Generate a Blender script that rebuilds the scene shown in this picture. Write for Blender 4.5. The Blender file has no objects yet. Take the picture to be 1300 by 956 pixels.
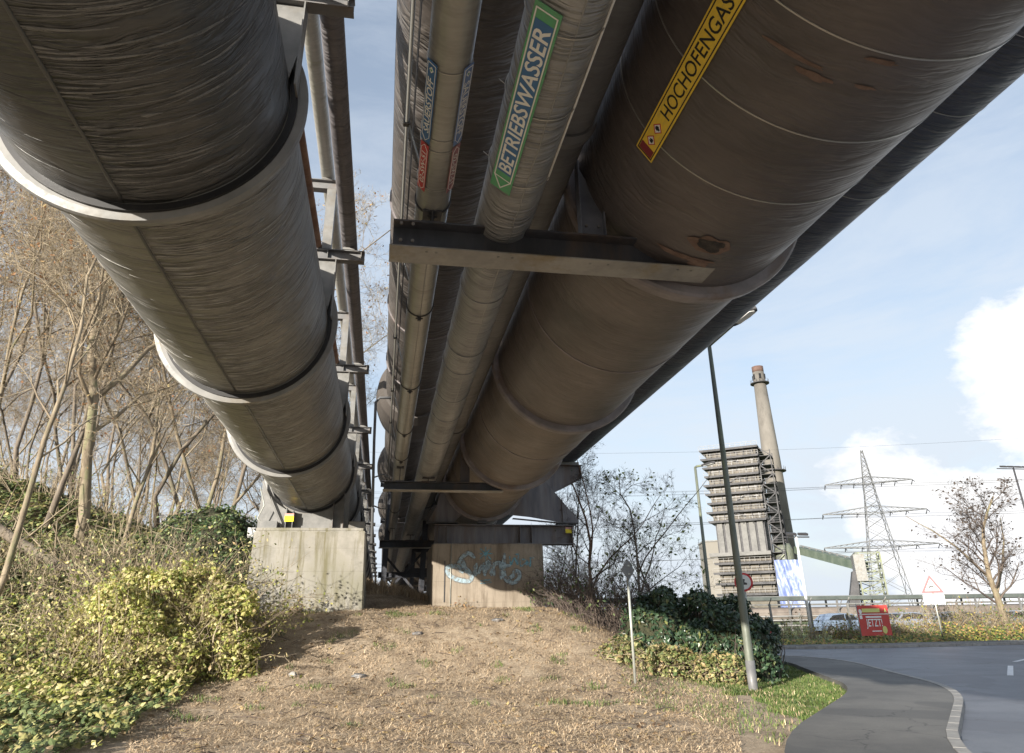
import bpy, bmesh, math, random
from mathutils import Vector, Matrix, noise
from mathutils.geometry import tessellate_polygon
R_=math.radians
sc=bpy.context.scene
COL=sc.collection
rnd=random.Random(7)
SKY=.08; VEIL=.335; CLOUD=.43; EXPO=1.5

# ------------------------------------------------------------------ camera
FPX=880.0; CX=650.0; CY=433.5
PITCH=math.atan(348/880); ROLL=-R_(0.93); YAW=R_(10.3496); SL=-R_(0.9203)
EYE=Vector((0,0,1.65))
fw=Vector((math.sin(YAW)*math.cos(PITCH),math.cos(YAW)*math.cos(PITCH),math.sin(PITCH)))
rt0=Vector((math.cos(YAW),-math.sin(YAW),0)); up0=rt0.cross(fw)
rt=rt0*math.cos(ROLL)+up0*math.sin(ROLL); up=up0*math.cos(ROLL)-rt0*math.sin(ROLL)
cam=bpy.data.cameras.new('camera'); co=bpy.data.objects.new('camera',cam); COL.objects.link(co)
M=Matrix((rt,up,-fw)).transposed().to_4x4(); M.translation=EYE; co.matrix_world=M
cam.sensor_width=36; cam.lens=FPX/1300*36; cam.shift_y=-44.5/1300; cam.clip_end=6000; cam.clip_start=.05
sc.camera=co
def ray(px,py): return rt*(px-CX)-up*(py-CY)+fw*FPX
DV=Vector((0,math.cos(SL),math.sin(SL))); UV_=Vector((0,-math.sin(SL),math.cos(SL))); RV=Vector((1,0,0))
def PF(r,s,u): return EYE+RV*r+DV*s+UV_*u          # pipe frame: r right, s along the pipes, u up
def pix_s(px,py,s):
    v=ray(px,py); t=s/v.dot(DV); return (v.dot(RV)*t, v.dot(UV_)*t)
def pix_D(px,py,D):
    v=ray(px,py); t=D/math.hypot(v.x,v.y); return EYE+v*t

# ------------------------------------------------------------------ terrain height
def ss(a,b,x):
    t=min(1,max(0,(x-a)/(b-a))); return t*t*(3-2*t)
def gz(x,y):
    # mound under the piers, flat right side with the road
    xe=9.4-2.6*ss(22,33,y)
    w=1-ss(xe-4.3,xe,x)
    far=1-ss(110,200,y)
    base=.22*ss(13,16.5,y)*w
    ramp=1.62*ss(15.6,22.3,y)*w
    crest=1.15*ss(22.5,27.5,y)*(1-ss(-2.2,4.0,x))*w
    sp=max(0,-x-3.6); hill=.34*sp*ss(10,30,y)*(1 if sp<26 else 26/sp)
    n=.10*noise.noise(Vector((x*.5,y*.5,0)))+.05*noise.noise(Vector((x*1.7,y*1.7,3)))
    nw=w*ss(13.2,17,y)
    tuft=.25*ss(-4,-9,x)*0
    z=(base+ramp+crest+hill)*far+n*nw*(1+ss(-4,-12,x))
    return z

# ------------------------------------------------------------------ materials
MATS={}
def nt(name):
    m=bpy.data.materials.new(name); m.use_nodes=True; t=m.node_tree; b=t.nodes['Principled BSDF']; return m,t,b
def N(t,k,**kw):
    n=t.nodes.new(k)
    for a,v in kw.items():
        if a in n.inputs: n.inputs[a].default_value=v
        else: setattr(n,a,v)
    return n
def ramp(t,fac,stops,interp='LINEAR'):
    r=t.nodes.new('ShaderNodeValToRGB'); r.color_ramp.interpolation=interp
    e=r.color_ramp.elements
    while len(e)<len(stops): e.new(.5)
    for i,(p,c) in enumerate(stops):
        e[i].position=p; e[i].color=(c[0],c[1],c[2],1) if not isinstance(c,(int,float)) else (c,c,c,1)
    t.links.new(fac,r.inputs['Fac']); return r.outputs['Color']
def mixc(t,f,a,b,mode='MIX'):
    m=t.nodes.new('ShaderNodeMix'); m.data_type='RGBA'; m.blend_type=mode
    for s,v in ((m.inputs[0],f),(m.inputs[6],a),(m.inputs[7],b)):
        if hasattr(v,'is_linked') or isinstance(v,bpy.types.NodeSocket): t.links.new(v,s)
        elif isinstance(v,(int,float)): s.default_value=v if s.type=='VALUE' else (v,v,v,1)
        else: s.default_value=(v[0],v[1],v[2],1)
    return m.outputs[2]
def mth(t,op,a,b=0.0,c=0.0):
    m=t.nodes.new('ShaderNodeMath'); m.operation=op
    for i,v in enumerate((a,b,c)):
        if isinstance(v,bpy.types.NodeSocket): t.links.new(v,m.inputs[i])
        else: m.inputs[i].default_value=v
    return m.outputs[0]
def coords(t,kind='Object',scale=(1,1,1),loc=(0,0,0)):
    tc=t.nodes.new('ShaderNodeTexCoord'); mp=t.nodes.new('ShaderNodeMapping')
    mp.inputs['Scale'].default_value=scale; mp.inputs['Location'].default_value=loc
    t.links.new(tc.outputs[kind],mp.inputs[0]); return mp.outputs[0]
def nz(t,vec,scale,detail=6,rough=.6,dist=0):
    n=t.nodes.new('ShaderNodeTexNoise'); n.inputs['Scale'].default_value=scale; n.inputs['Detail'].default_value=detail
    n.inputs['Roughness'].default_value=rough; n.inputs['Distortion'].default_value=dist
    t.links.new(vec,n.inputs['Vector']); return n.outputs['Fac']
def bump(t,b,h,strength=.3,dist=.02):
    n=t.nodes.new('ShaderNodeBump'); n.inputs['Strength'].default_value=strength; n.inputs['Distance'].default_value=dist
    t.links.new(h,n.inputs['Height'])
    t.links.new(n.outputs[0],b.inputs['Normal']); return n
def mix_mat(name,c1,c2,scale=3,rough=.6,metal=0,lo=.35,hi=.65,bs=.2,bd=.01,vscale=(1,1,1),c3=None):
    """two-tone weathered surface"""
    if name in MATS: return MATS[name]
    m,t,b=nt(name); v=coords(t,'Object',vscale)
    f=nz(t,v,scale); col=ramp(t,f,[(lo,c1),(hi,c2)])
    if c3:
        f3=nz(t,v,scale*.33,8,.7); k=ramp(t,f3,[(.52,0.),(.66,1.)]); col=mixc(t,k,col,c3)
    t.links.new(col,b.inputs['Base Color'])
    f2=nz(t,v,scale*6,4); 
    r=ramp(t,f2,[(.3,max(0,rough-.12)),(.7,min(1,rough+.12))]); t.links.new(r,b.inputs['Roughness'])
    b.inputs['Metallic'].default_value=metal
    if bs: bump(t,b,f2,bs,bd)
    MATS[name]=m; return m
def pipe_mat(name,c1,c2,c3,rough=.5,wr=.6,seamside=0,fs=11.,metal=0,crack=1.,bd=.05):
    """coated pipe: wrinkles running round the pipe (UV: u=metres along, v=metres round)"""
    m,t,b=nt(name)
    w=coords(t,'UV',(1,1,1))
    warp=nz(t,w,1.1,3,.5)
    sx=t.nodes.new('ShaderNodeSeparateXYZ'); t.links.new(w,sx.inputs[0])
    along=mth(t,'MULTIPLY_ADD',warp,.28,sx.outputs[0])
    cb=t.nodes.new('ShaderNodeCombineXYZ'); t.links.new(mth(t,'MULTIPLY',along,fs),cb.inputs[0]); t.links.new(mth(t,'MULTIPLY',sx.outputs[1],.9),cb.inputs[1])
    rip=nz(t,cb.outputs[0],1.0,3,.5,.35)
    ridg=mth(t,'SUBTRACT',1.0,mth(t,'ABSOLUTE',mth(t,'MULTIPLY_ADD',rip,2.6,-1.3)))   # ridged
    ridg=mth(t,'POWER',mth(t,'MAXIMUM',ridg,0.0),4.0)
    amp=ramp(t,nz(t,w,.8,4),[(.38,.12),(.62,1.)])
    if seamside:
        # wrinkles gather along the right side of the seam (v from 0 upward)
        k=ramp(t,mth(t,'MULTIPLY_ADD',sx.outputs[1],.5,.5),[(.38,.15),(.499,.45),(.505,1.6),(.62,1.1),(.8,.5),(1,.25)])
        amp=mth(t,'MULTIPLY',amp,k)
    h=mth(t,'ADD',mth(t,'MULTIPLY',ridg,amp),mth(t,'MULTIPLY',rip,.5))
    bump(t,b,h,wr,bd)
    big=nz(t,w,.55,7,.65); col=ramp(t,big,[(.34,c1),(.6,c2)])
    cb2=t.nodes.new('ShaderNodeCombineXYZ'); t.links.new(mth(t,'MULTIPLY',sx.outputs[0],3.2),cb2.inputs[0]); t.links.new(mth(t,'MULTIPLY',sx.outputs[1],.7),cb2.inputs[1])
    st=nz(t,cb2.outputs[0],1.0,8,.75,.4); k=ramp(t,st,[(.56,0.),(.72,.75)]); col=mixc(t,k,col,c3)
    fine=nz(t,cb.outputs[0],4.0,3); k2=ramp(t,fine,[(.35,.9),(.65,1.06)]); col=mixc(t,1.0,col,k2,'MULTIPLY')
    k3=mth(t,'MULTIPLY',mth(t,'MULTIPLY',ridg,amp),.16*crack); col=mixc(t,k3,col,(.42,.42,.41))  # wrinkle crests get highlights painted into the colour
    vly=ramp(t,rip,[(.28,.6),(.45,1.)]); col=mixc(t,crack*.8,col,vly,'MULTIPLY')  # valleys darkened: dirt, with crease shade put into the colour
    t.links.new(col,b.inputs['Base Color'])
    r=ramp(t,st,[(.3,rough-.1),(.7,rough+.18)]); t.links.new(r,b.inputs['Roughness'])
    b.inputs['Metallic'].default_value=metal
    b.inputs['Specular IOR Level'].default_value=.45
    MATS[name]=m; return m
def leaf_mat(name,stops,rough=.55,trans=.0):
    if name in MATS: return MATS[name]
    m,t,b=nt(name); g=t.nodes.new('ShaderNodeNewGeometry')
    col=ramp(t,g.outputs['Random Per Island'],stops)
    v=coords(t,'Object'); f=nz(t,v,1.1,3); k=ramp(t,f,[(.35,.72),(.65,1.2)]); col=mixc(t,1.0,col,k,'MULTIPLY')
    t.links.new(col,b.inputs['Base Color']); b.inputs['Roughness'].default_value=rough
    if trans:
        tr=t.nodes.new('ShaderNodeBsdfTranslucent'); t.links.new(col,tr.inputs[0])
        mx=t.nodes.new('ShaderNodeMixShader'); mx.inputs[0].default_value=trans
        t.links.new(b.outputs[0],mx.inputs[1]); t.links.new(tr.outputs[0],mx.inputs[2]); t.links.new(mx.outputs[0],t.nodes['Material Output'].inputs[0])
    MATS[name]=m; return m
def sign_mat(name,c,dirt=.38):
    m,t,b=nt(name); v=coords(t,'Object',(7,2.2,7)); f=nz(t,v,2.4,8,.75,.6); f2=nz(t,coords(t,'Object'),30,4,.7)
    col=mixc(t,ramp(t,f,[(.44,0.),(.72,dirt)]),c,(.20,.18,.15)); col=mixc(t,ramp(t,f2,[(.58,0.),(.70,dirt*.7)]),col,tuple(min(1,x*.5+.14) for x in c))
    t.links.new(col,b.inputs['Base Color']); b.inputs['Roughness'].default_value=.5; MATS[name]=m; return m
def flat_mat(name,c,rough=.5,metal=0,dirt=.25):
    if name in MATS: return MATS[name]
    m,t,b=nt(name); v=coords(t,'Object'); f=nz(t,v,9,6,.7)
    col=mixc(t,ramp(t,f,[(.5,0.),(.8,dirt)]),c,(.16,.14,.11))
    t.links.new(col,b.inputs['Base Color']); b.inputs['Roughness'].default_value=rough; b.inputs['Metallic'].default_value=metal
    MATS[name]=m; return m

m_lpipe=pipe_mat('black_wrinkled_coating',(.075,.076,.078),(.155,.152,.146),(.22,.21,.195),.38,1.0,1,8.,bd=.13)
def seg_mats(name,stops,rough,wr,seam,fs,**k):
    return [pipe_mat(name+'_%s'%n,a,b_,c_,rough,wr,seam,fs,**k) for n,(a,b_,c_) in zip(('darkest','dark','bounce_lit','pale'),stops)]
m_lsegs=seg_mats('wrinkled_coating',[((.055,.057,.06),(.105,.105,.105),(.15,.148,.14)),((.15,.147,.14),(.245,.238,.222),(.30,.285,.26)),((.17,.165,.155),(.275,.26,.235),(.33,.31,.275)),((.17,.165,.155),(.275,.26,.235),(.33,.31,.275))],.38,1.0,1,8.,bd=.13)  # near section is darker coating; paler tones also carry painted ground bounce
m_hsegs=seg_mats('brown_coating',[((.068,.060,.060),(.115,.10,.098),(.15,.12,.108)),((.10,.09,.085),(.17,.148,.138),(.205,.172,.155)),((.12,.105,.096),(.20,.172,.152),(.24,.20,.17)),((.135,.117,.10),(.235,.198,.165),(.275,.225,.18))],.46,.35,0,8.,crack=.3)  # tones step lighter with distance, ground bounce light put into the colour
m_fold0=mix_mat('fold_crest_dark',(.13,.13,.13),(.24,.235,.23),5,.32,0,bs=0)  # fold crests paler than the coating: wear plus painted highlights
m_fold1=mix_mat('fold_crest_worn_highlight',(.24,.235,.22),(.42,.41,.385),5,.34,0,bs=0)
m_burn=mix_mat('scorched_patch',(.02,.018,.018),(.06,.05,.045),9,.8,0,bs=.4)
m_hpipe=pipe_mat('brown_black_coating',(.072,.064,.062),(.125,.108,.102),(.165,.132,.112),.46,.35,0,8.,crack=.3)
m_backpipe=pipe_mat('brown_bitumen_coating',(.05,.043,.039),(.095,.08,.07),(.15,.128,.108),.5,.9,0,6.)
m_farpipe=pipe_mat('dark_blue_black_coating',(.035,.042,.07),(.06,.072,.105),(.10,.105,.13),.45,.8,0,9.)
m_betpipe=pipe_mat('grey_foil_wrap',(.22,.223,.228),(.33,.33,.33),(.17,.162,.15),.36,.9,0,12.,metal=.25)
m_saupipe=pipe_mat('galvanised_sheet',(.26,.26,.245),(.36,.36,.34),(.22,.205,.175),.34,.12,0,5.,metal=.35,crack=.2)
m_paleA=pipe_mat('pale_sheet_cladding',(.36,.35,.31),(.48,.47,.43),(.30,.29,.17),.4,.25,0,8.,metal=.3,crack=.3)
m_darkB=pipe_mat('grey_wrapped_cladding',(.12,.11,.115),(.2,.185,.19),(.1,.09,.09),.45,.5,0,9.)
m_graypipe=pipe_mat('dull_grey_paint',(.085,.087,.095),(.14,.143,.15),(.08,.075,.07),.48,.2,0,7.,crack=.2)
m_ring=mix_mat('light_grey_ring_paint',(.19,.19,.185),(.26,.255,.245),2.5,.5,0,bs=.1,c3=(.20,.175,.14))
m_hring=mix_mat('dark_ring_steel',(.15,.135,.14),(.24,.215,.22),3,.5,.0,bs=.15,c3=(.17,.12,.09))
m_lsteel=mix_mat('light_grey_steel',(.17,.17,.165),(.25,.245,.235),3,.45,.1,bs=.1,c3=(.17,.15,.12))
m_beam=mix_mat('weathered_grey_beam',(.13,.13,.135),(.20,.20,.20),3,.5,.0,bs=.15,c3=(.16,.12,.09))
m_dsteel=mix_mat('dark_blue_grey_steel',(.030,.033,.042),(.065,.068,.082),2.2,.5,.0,bs=.2,vscale=(1,1,.3),c3=(.10,.075,.06))
m_gusset=mix_mat('violet_grey_plate',(.10,.095,.11),(.19,.18,.19),1.6,.48,.0,bs=.2,vscale=(2.5,2.5,.35),c3=(.13,.095,.075))
m_scar=mix_mat('brown_flaked_patch',(.12,.075,.058),(.18,.12,.095),9,.75,0,bs=.3)
m_rust=mix_mat('rusty_pipe_steel',(.20,.10,.06),(.32,.20,.14),4,.75,.0,bs=.3,c3=(.16,.12,.11))
m_galv=mix_mat('galvanised_post',(.32,.33,.30),(.44,.45,.41),6,.45,.35,bs=.05)
m_lamp=mix_mat('mossy_grey_post',(.11,.125,.10),(.18,.19,.155),5,.55,.1,bs=.1,vscale=(1,1,.25),c3=(.22,.25,.11))
m_white=flat_mat('white_paint',(.78,.78,.76),.5)
m_dark=flat_mat('dark_grey_paint',(.05,.05,.055),.5)
m_red=flat_mat('traffic_red_paint',(.58,.03,.04),.45)
m_black=flat_mat('black_paint',(.015,.015,.017),.5,dirt=.1)
m_yel=sign_mat('signal_yellow_plate',(.86,.60,.06))
m_yel2=flat_mat('small_yellow_plate',(.85,.68,.02),.5,dirt=.1)
m_pink=flat_mat('faded_red_plate',(.62,.32,.28),.5)
m_blue=flat_mat('dark_blue_plate',(.05,.15,.34),.45,dirt=.4)
m_pblue=flat_mat('faded_blue_plate',(.16,.25,.48),.45,dirt=.4)
m_green=sign_mat('green_plate',(.10,.36,.18),.5)
m_maroon=flat_mat('maroon_plate',(.22,.03,.035),.5)
m_plred=flat_mat('red_plate',(.48,.06,.065),.45,dirt=.4)
m_fred=flat_mat('faded_pink_plate',(.35,.16,.18),.45)
m_wire=flat_mat('bare_wire',(.45,.44,.42),.35,.6)
m_bark=mix_mat('tan_bark',(.16,.125,.085),(.30,.245,.17),9,.85,0,bs=.5,bd=.02,vscale=(1,1,.25),c3=(.19,.19,.10))
m_bark2=mix_mat('grey_brown_bark',(.12,.095,.075),(.23,.19,.145),9,.85,0,bs=.5,bd=.02,vscale=(1,1,.25),c3=(.15,.14,.09))
m_twig=leaf_mat('twig_bark',[(0,(.13,.10,.07)),(.4,(.27,.215,.145)),(1,(.42,.35,.24))],.8)
m_twigd=leaf_mat('dark_twig_bark',[(0,(.06,.045,.04)),(1,(.14,.11,.09))],.8)
m_oleaf=leaf_mat('russet_dead_leaf',[(0,(.22,.10,.04)),(.5,(.36,.19,.09)),(1,(.46,.36,.16))],.7,.3)
m_ivy=leaf_mat('ivy_leaf',[(0,(.022,.045,.025)),(.6,(.042,.080,.040)),(.9,(.075,.12,.055)),(1,(.20,.20,.07))],.36,.1)
m_slope=leaf_mat('bramble_leaf',[(0,(.08,.12,.045)),(.35,(.18,.23,.09)),(.62,(.30,.33,.13)),(.82,(.50,.46,.18)),(1,(.44,.33,.20))],.45,.25)
m_yleaf=leaf_mat('yellow_leaf',[(0,(.13,.19,.05)),(.25,(.34,.37,.08)),(.6,(.56,.51,.20)),(.85,(.66,.60,.33)),(1,(.46,.33,.18))],.55,.35)
m_gleaf=leaf_mat('dark_green_leaf',[(0,(.03,.06,.025)),(.5,(.08,.13,.05)),(1,(.22,.25,.09))],.45,.2)
m_straw=leaf_mat('dry_straw',[(0,(.19,.135,.085)),(.25,(.41,.30,.19)),(.85,(.60,.465,.31)),(1,(.66,.55,.40))],.85)
m_grass=leaf_mat('grass_blade',[(0,(.06,.11,.03)),(.65,(.14,.21,.05)),(.9,(.24,.27,.09)),(1,(.38,.34,.17))],.6,.3)

def pier_mat(name,c1,c2,c3,streak):
    m,t,b=nt(name); v=coords(t,'Object')
    f=nz(t,v,1.6,8,.65); col=ramp(t,f,[(.35,c1),(.65,c2)])
    vs=coords(t,'Object',(2.6,2.6,.22)); s=nz(t,vs,1.6,8,.7,.3)
    col=mixc(t,ramp(t,s,[(.49,0.),(.64,.85)]),col,streak)
    f3=nz(t,v,.8,5); col=mixc(t,ramp(t,f3,[(.50,0.),(.68,.75)]),col,c3)
    sx=t.nodes.new('ShaderNodeSeparateXYZ'); t.links.new(v,sx.inputs[0])
    # formwork joints: boards every 0.5 m, one strong day joint
    z=mth(t,'ADD',sx.outputs[2],mth(t,'MULTIPLY',nz(t,v,3,2),.012))
    fr=mth(t,'ABSOLUTE',mth(t,'SUBTRACT',mth(t,'FRACT',mth(t,'MULTIPLY',z,1.0/.66)),.5))
    ln=ramp(t,fr,[(0.0,1.),(.012,0.)])
    dk=mth(t,'MULTIPLY',ln,.35)
    col=mixc(t,dk,col,(.10,.09,.07))
    sp=nz(t,v,28,3); col=mixc(t,ramp(t,sp,[(.66,0.),(.74,.7)]),col,(.12,.10,.08))
    t.links.new(col,b.inputs['Base Color']); b.inputs['Roughness'].default_value=.85
    h=mth(t,'ADD',mth(t,'MULTIPLY',nz(t,v,14,8),.6),mth(t,'MULTIPLY',ln,-.6)); bump(t,b,h,.5,.01)
    MATS[name]=m; return m
m_pierL=pier_mat('stained_pale_concrete',(.22,.21,.18),(.34,.32,.285),(.15,.145,.09),(.13,.115,.055))
m_pierR=pier_mat('warm_stained_concrete',(.24,.20,.155),(.35,.30,.24),(.20,.165,.125),(.14,.11,.08))
def paving_mat(name,c1,c2,c3,rough,joints):
    m,t,b=nt(name); v=coords(t,'Object'); f=nz(t,v,.45,8,.7); col=ramp(t,f,[(.38,c1),(.62,c2)])
    g=nz(t,v,70,3,.8); col=mixc(t,1.0,col,ramp(t,g,[(.3,.72),(.7,1.22)]),'MULTIPLY')
    pz=nz(t,coords(t,'Object',(.35,.35,1),(4,2,0)),1.3,2,.4); col=mixc(t,ramp(t,pz,[(.56,0.),(.565,.55)]),col,c3)     # repair patches
    vo=t.nodes.new('ShaderNodeTexVoronoi'); vo.feature='DISTANCE_TO_EDGE'; vo.inputs['Scale'].default_value=joints
    wv=t.nodes.new('ShaderNodeVectorMath'); wv.operation='ADD'; t.links.new(v,wv.inputs[0]); nn=t.nodes.new('ShaderNodeTexNoise'); nn.inputs['Scale'].default_value=1.3; nn.inputs['Detail'].default_value=6; t.links.new(v,nn.inputs['Vector']); t.links.new(nn.outputs['Color'],wv.inputs[1]); t.links.new(wv.outputs[0],vo.inputs['Vector'])
    ck=ramp(t,vo.outputs['Distance'],[(0.,1.),(.010,0.)]); gate=ramp(t,nz(t,v,.5,3),[(.48,0.),(.56,.8)]); col=mixc(t,mth(t,'MULTIPLY',ck,gate),col,(.03,.03,.033))
    st=nz(t,coords(t,'Object',(1,1,1),(9,9,9)),2.2,8,.8); col=mixc(t,ramp(t,st,[(.60,0.),(.75,.5)]),col,(.22,.20,.17))
    t.links.new(col,b.inputs['Base Color']); b.inputs['Roughness'].default_value=rough; bump(t,b,g,.35,.006); MATS[name]=m; return m
def ground_mat():
    m,t,b=nt('earth_and_mulch'); v=coords(t,'Object'); 
    f=nz(t,v,2.2,9,.75); col=ramp(t,f,[(.32,(.21,.16,.115)),(.5,(.41,.32,.225)),(.68,(.56,.46,.34))])
    f2=nz(t,v,26,5,.8); col=mixc(t,1.0,col,ramp(t,f2,[(.3,.5),(.7,1.35)]),'MULTIPLY')
    sx=t.nodes.new('ShaderNodeSeparateXYZ'); t.links.new(v,sx.inputs[0])
    # greener to the right of the mound and far away, dark soil under the wood
    xx=mth(t,'ADD',sx.outputs[0],mth(t,'MULTIPLY_ADD',nz(t,v,.7,4),3.0,-1.5))
    g=ramp(t,mth(t,'MULTIPLY',xx,.04),[(.30,0.),(.36,1.)])
    gc=ramp(t,nz(t,v,3,6,.7),[(.3,(.07,.10,.03)),(.55,(.13,.17,.05)),(.75,(.22,.21,.09))])
    col=mixc(t,g,col,gc)
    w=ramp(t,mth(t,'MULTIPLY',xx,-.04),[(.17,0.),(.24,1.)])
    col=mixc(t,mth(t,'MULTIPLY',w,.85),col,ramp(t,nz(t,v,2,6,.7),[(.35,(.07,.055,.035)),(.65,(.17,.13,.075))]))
    t.links.new(col,b.inputs['Base Color']); b.inputs['Roughness'].default_value=.95
    bump(t,b,mth(t,'ADD',f,mth(t,'MULTIPLY',f2,.4)),.8,.06); return m
m_ground=ground_mat()
m_asph=paving_mat('grey_asphalt',(.105,.115,.14),(.155,.165,.19),(.085,.09,.11),.55,.35)
m_walk=paving_mat('pavement_asphalt',(.10,.098,.095),(.16,.155,.145),(.08,.08,.08),.8,.6)
m_kerb=mix_mat('kerb_stone',(.22,.21,.20),(.34,.33,.31),4,.8,0,bs=.3,bd=.004)
m_line=mix_mat('road_marking_white',(.55,.56,.58),(.74,.74,.74),7,.6,0,bs=.1)

# ------------------------------------------------------------------ mesh builder
class MB:
    def __init__(s): s.v=[]; s.f=[]; s.uv={}; s.sm=set(); s.hasuv=False
    def add(s,vs,fs,smooth=False,uvs=None):
        b=len(s.v); s.v.extend([tuple(x) for x in vs])
        for i,f in enumerate(fs):
            if smooth: s.sm.add(len(s.f))
            if uvs is not None: s.uv[len(s.f)]=uvs[i]; s.hasuv=True
            s.f.append(tuple(b+k for k in f))
    def box(s,c,d,M3=None):
        x,y,z=d[0]/2,d[1]/2,d[2]/2; vs=[Vector(p) for p in ((-x,-y,-z),(x,-y,-z),(x,y,-z),(-x,y,-z),(-x,-y,z),(x,-y,z),(x,y,z),(-x,y,z))]
        if M3 is not None: vs=[M3@p for p in vs]
        c=Vector(c); s.add([c+p for p in vs],[(0,3,2,1),(4,5,6,7),(0,1,5,4),(1,2,6,5),(2,3,7,6),(3,0,4,7)])
    def frame(s,p0,p1,upv=(0,0,1)):
        p0=Vector(p0);p1=Vector(p1);a=(p1-p0);L=a.length;a.normalize();u=Vector(upv)
        if abs(a.dot(u))>.98: u=Vector((0,1,0)) if abs(a.y)<.9 else Vector((1,0,0))
        b=a.cross(u).normalized();c=b.cross(a);return p0,a,b,c,L
    def bar(s,p0,p1,w,h,upv=(0,0,1)):
        p,a,b,c,L=s.frame(p0,p1,upv); q=p+a*L; o=[b*x*w/2+c*y*h/2 for x,y in ((-1,-1),(1,-1),(1,1),(-1,1))]
        s.add([p+k for k in o]+[q+k for k in o],[(3,2,1,0),(4,5,6,7),(0,1,5,4),(1,2,6,5),(2,3,7,6),(3,0,4,7)])
    def ibeam(s,p0,p1,w,h,tf=.02,tw=.014,upv=(0,0,1)):
        p,a,b,c,L=s.frame(p0,p1,upv); x=w/2;y=h/2;k=tw/2
        pts=[(-x,-y),(x,-y),(x,-y+tf),(k,-y+tf),(k,y-tf),(x,y-tf),(x,y),(-x,y),(-x,y-tf),(-k,y-tf),(-k,-y+tf),(-x,-y+tf)]
        n=12; vs=[p+b*i+c*j for i,j in pts]+[p+a*L+b*i+c*j for i,j in pts]
        fs=[(i,(i+1)%n,(i+1)%n+n,i+n) for i in range(n)]
        for o,rev in ((0,True),(n,False)):
            for q in ((0,1,2,11),(5,6,7,8),(10,3,4,9),(11,2,3,10),(9,4,5,8)):
                q=[o+i for i in q]; fs.append(tuple(reversed(q)) if rev else tuple(q))
        s.add(vs,fs)
    def tube(s,pts,r,n=8,cap=True,smooth=True,closed=False):
        if not isinstance(r,(list,tuple)): r=[r]*len(pts)
        pts=[Vector(p) for p in pts]; base=len(s.v); prevb=None; m=len(pts)
        for i,p in enumerate(pts):
            a=(pts[min(i+1,m-1)]-pts[max(i-1,0)])
            if a.length<1e-9: a=Vector((0,0,1))
            a.normalize()
            if prevb is None:
                u=Vector((0,0,1)) if abs(a.z)<.9 else Vector((1,0,0)); b=a.cross(u).normalized()
            else:
                b=(prevb-a*prevb.dot(a)); b=b.normalized() if b.length>1e-6 else a.orthogonal().normalized()
            prevb=b; c=a.cross(b)
            for k in range(n):
                t=2*math.pi*k/n; q=p+(b*math.cos(t)+c*math.sin(t))*r[i]; s.v.append((q.x,q.y,q.z))
        for i in range(m-1):
            for k in range(n):
                if smooth: s.sm.add(len(s.f))
                s.f.append((base+i*n+k,base+i*n+(k+1)%n,base+(i+1)*n+(k+1)%n,base+(i+1)*n+k))
        if cap:
            s.f.append(tuple(base+k for k in reversed(range(n)))); s.f.append(tuple(base+(m-1)*n+k for k in range(n)))
    def barrel(s,rad,s0,s1,step=.5,n=96,a0=-math.pi/2,cap=True,wob=0.,seed=0):
        """pipe along local Y, axis at origin, UV in metres (u along, v round; v=0 at angle a0)"""
        m=max(1,int((s1-s0)/step)); vs=[];fs=[];uv=[]
        for i in range(m+1):
            y=s0+(s1-s0)*i/m
            for k in range(n+1):
                t=a0-math.pi+2*math.pi*k/n
                rr=rad*(1+wob*noise.noise(Vector((math.cos(t)*1.5,y*.8,math.sin(t)*1.5+seed)))) if wob and k not in (0,n) else rad
                vs.append((rr*math.cos(t),y,rr*math.sin(t)))
        for i in range(m):
            for k in range(n):
                fs.append((i*(n+1)+k,i*(n+1)+k+1,(i+1)*(n+1)+k+1,(i+1)*(n+1)+k))
                ya=s0+(s1-s0)*i/m; yb=s0+(s1-s0)*(i+1)/m; va=(k/n-.5)*2*math.pi*rad; vb=((k+1)/n-.5)*2*math.pi*rad
                uv.append(((ya,va),(ya,vb),(yb,vb),(yb,va)))
        s.add(vs,fs,True,uv)
        if cap:
            for i in (0,m):
                c=len(s.v); s.add([(0,s0+(s1-s0)*i/m,0)],[])
                ring=[c-(m+1)*(n+1)+i*(n+1)+k for k in range(n)] if i==m and False else None
    def ringsec(s,prof,y,n=72,th0=0,th1=2*math.pi):
        """revolve profile [(radius,dy)...] closed about the local Y axis"""
        full=abs(th1-th0-2*math.pi)<1e-6; m=n if full else n+1; b=len(s.v);q=len(prof)
        for k in range(m):
            t=th0+(th1-th0)*k/n
            for r,d in prof: s.v.append((r*math.cos(t),y+d,r*math.sin(t)))
        for k in range(n):
            k2=(k+1)%m
            for j in range(q):
                s.f.append((b+k*q+j,b+k*q+(j+1)%q,b+k2*q+(j+1)%q,b+k2*q+j))
        if not full:
            s.f.append(tuple(b+j for j in range(q))); s.f.append(tuple(b+(m-1)*q+j for j in reversed(range(q))))
    def prism(s,poly,org,ex,ey,ez,th):
        """2D polygon extruded by th along ez (centred)"""
        org=Vector(org);ex=Vector(ex);ey=Vector(ey);ez=Vector(ez);n=len(poly)
        A=[org+ex*x+ey*y-ez*th/2 for x,y in poly];B=[p+ez*th for p in A]
        tri=tessellate_polygon([[Vector((x,y,0)) for x,y in poly]])
        fs=[tuple(reversed(t)) for t in tri]+[tuple(n+i for i in t) for t in tri]+[(i,(i+1)%n,n+(i+1)%n,n+i) for i in range(n)]
        s.add(A+B,fs)
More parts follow.
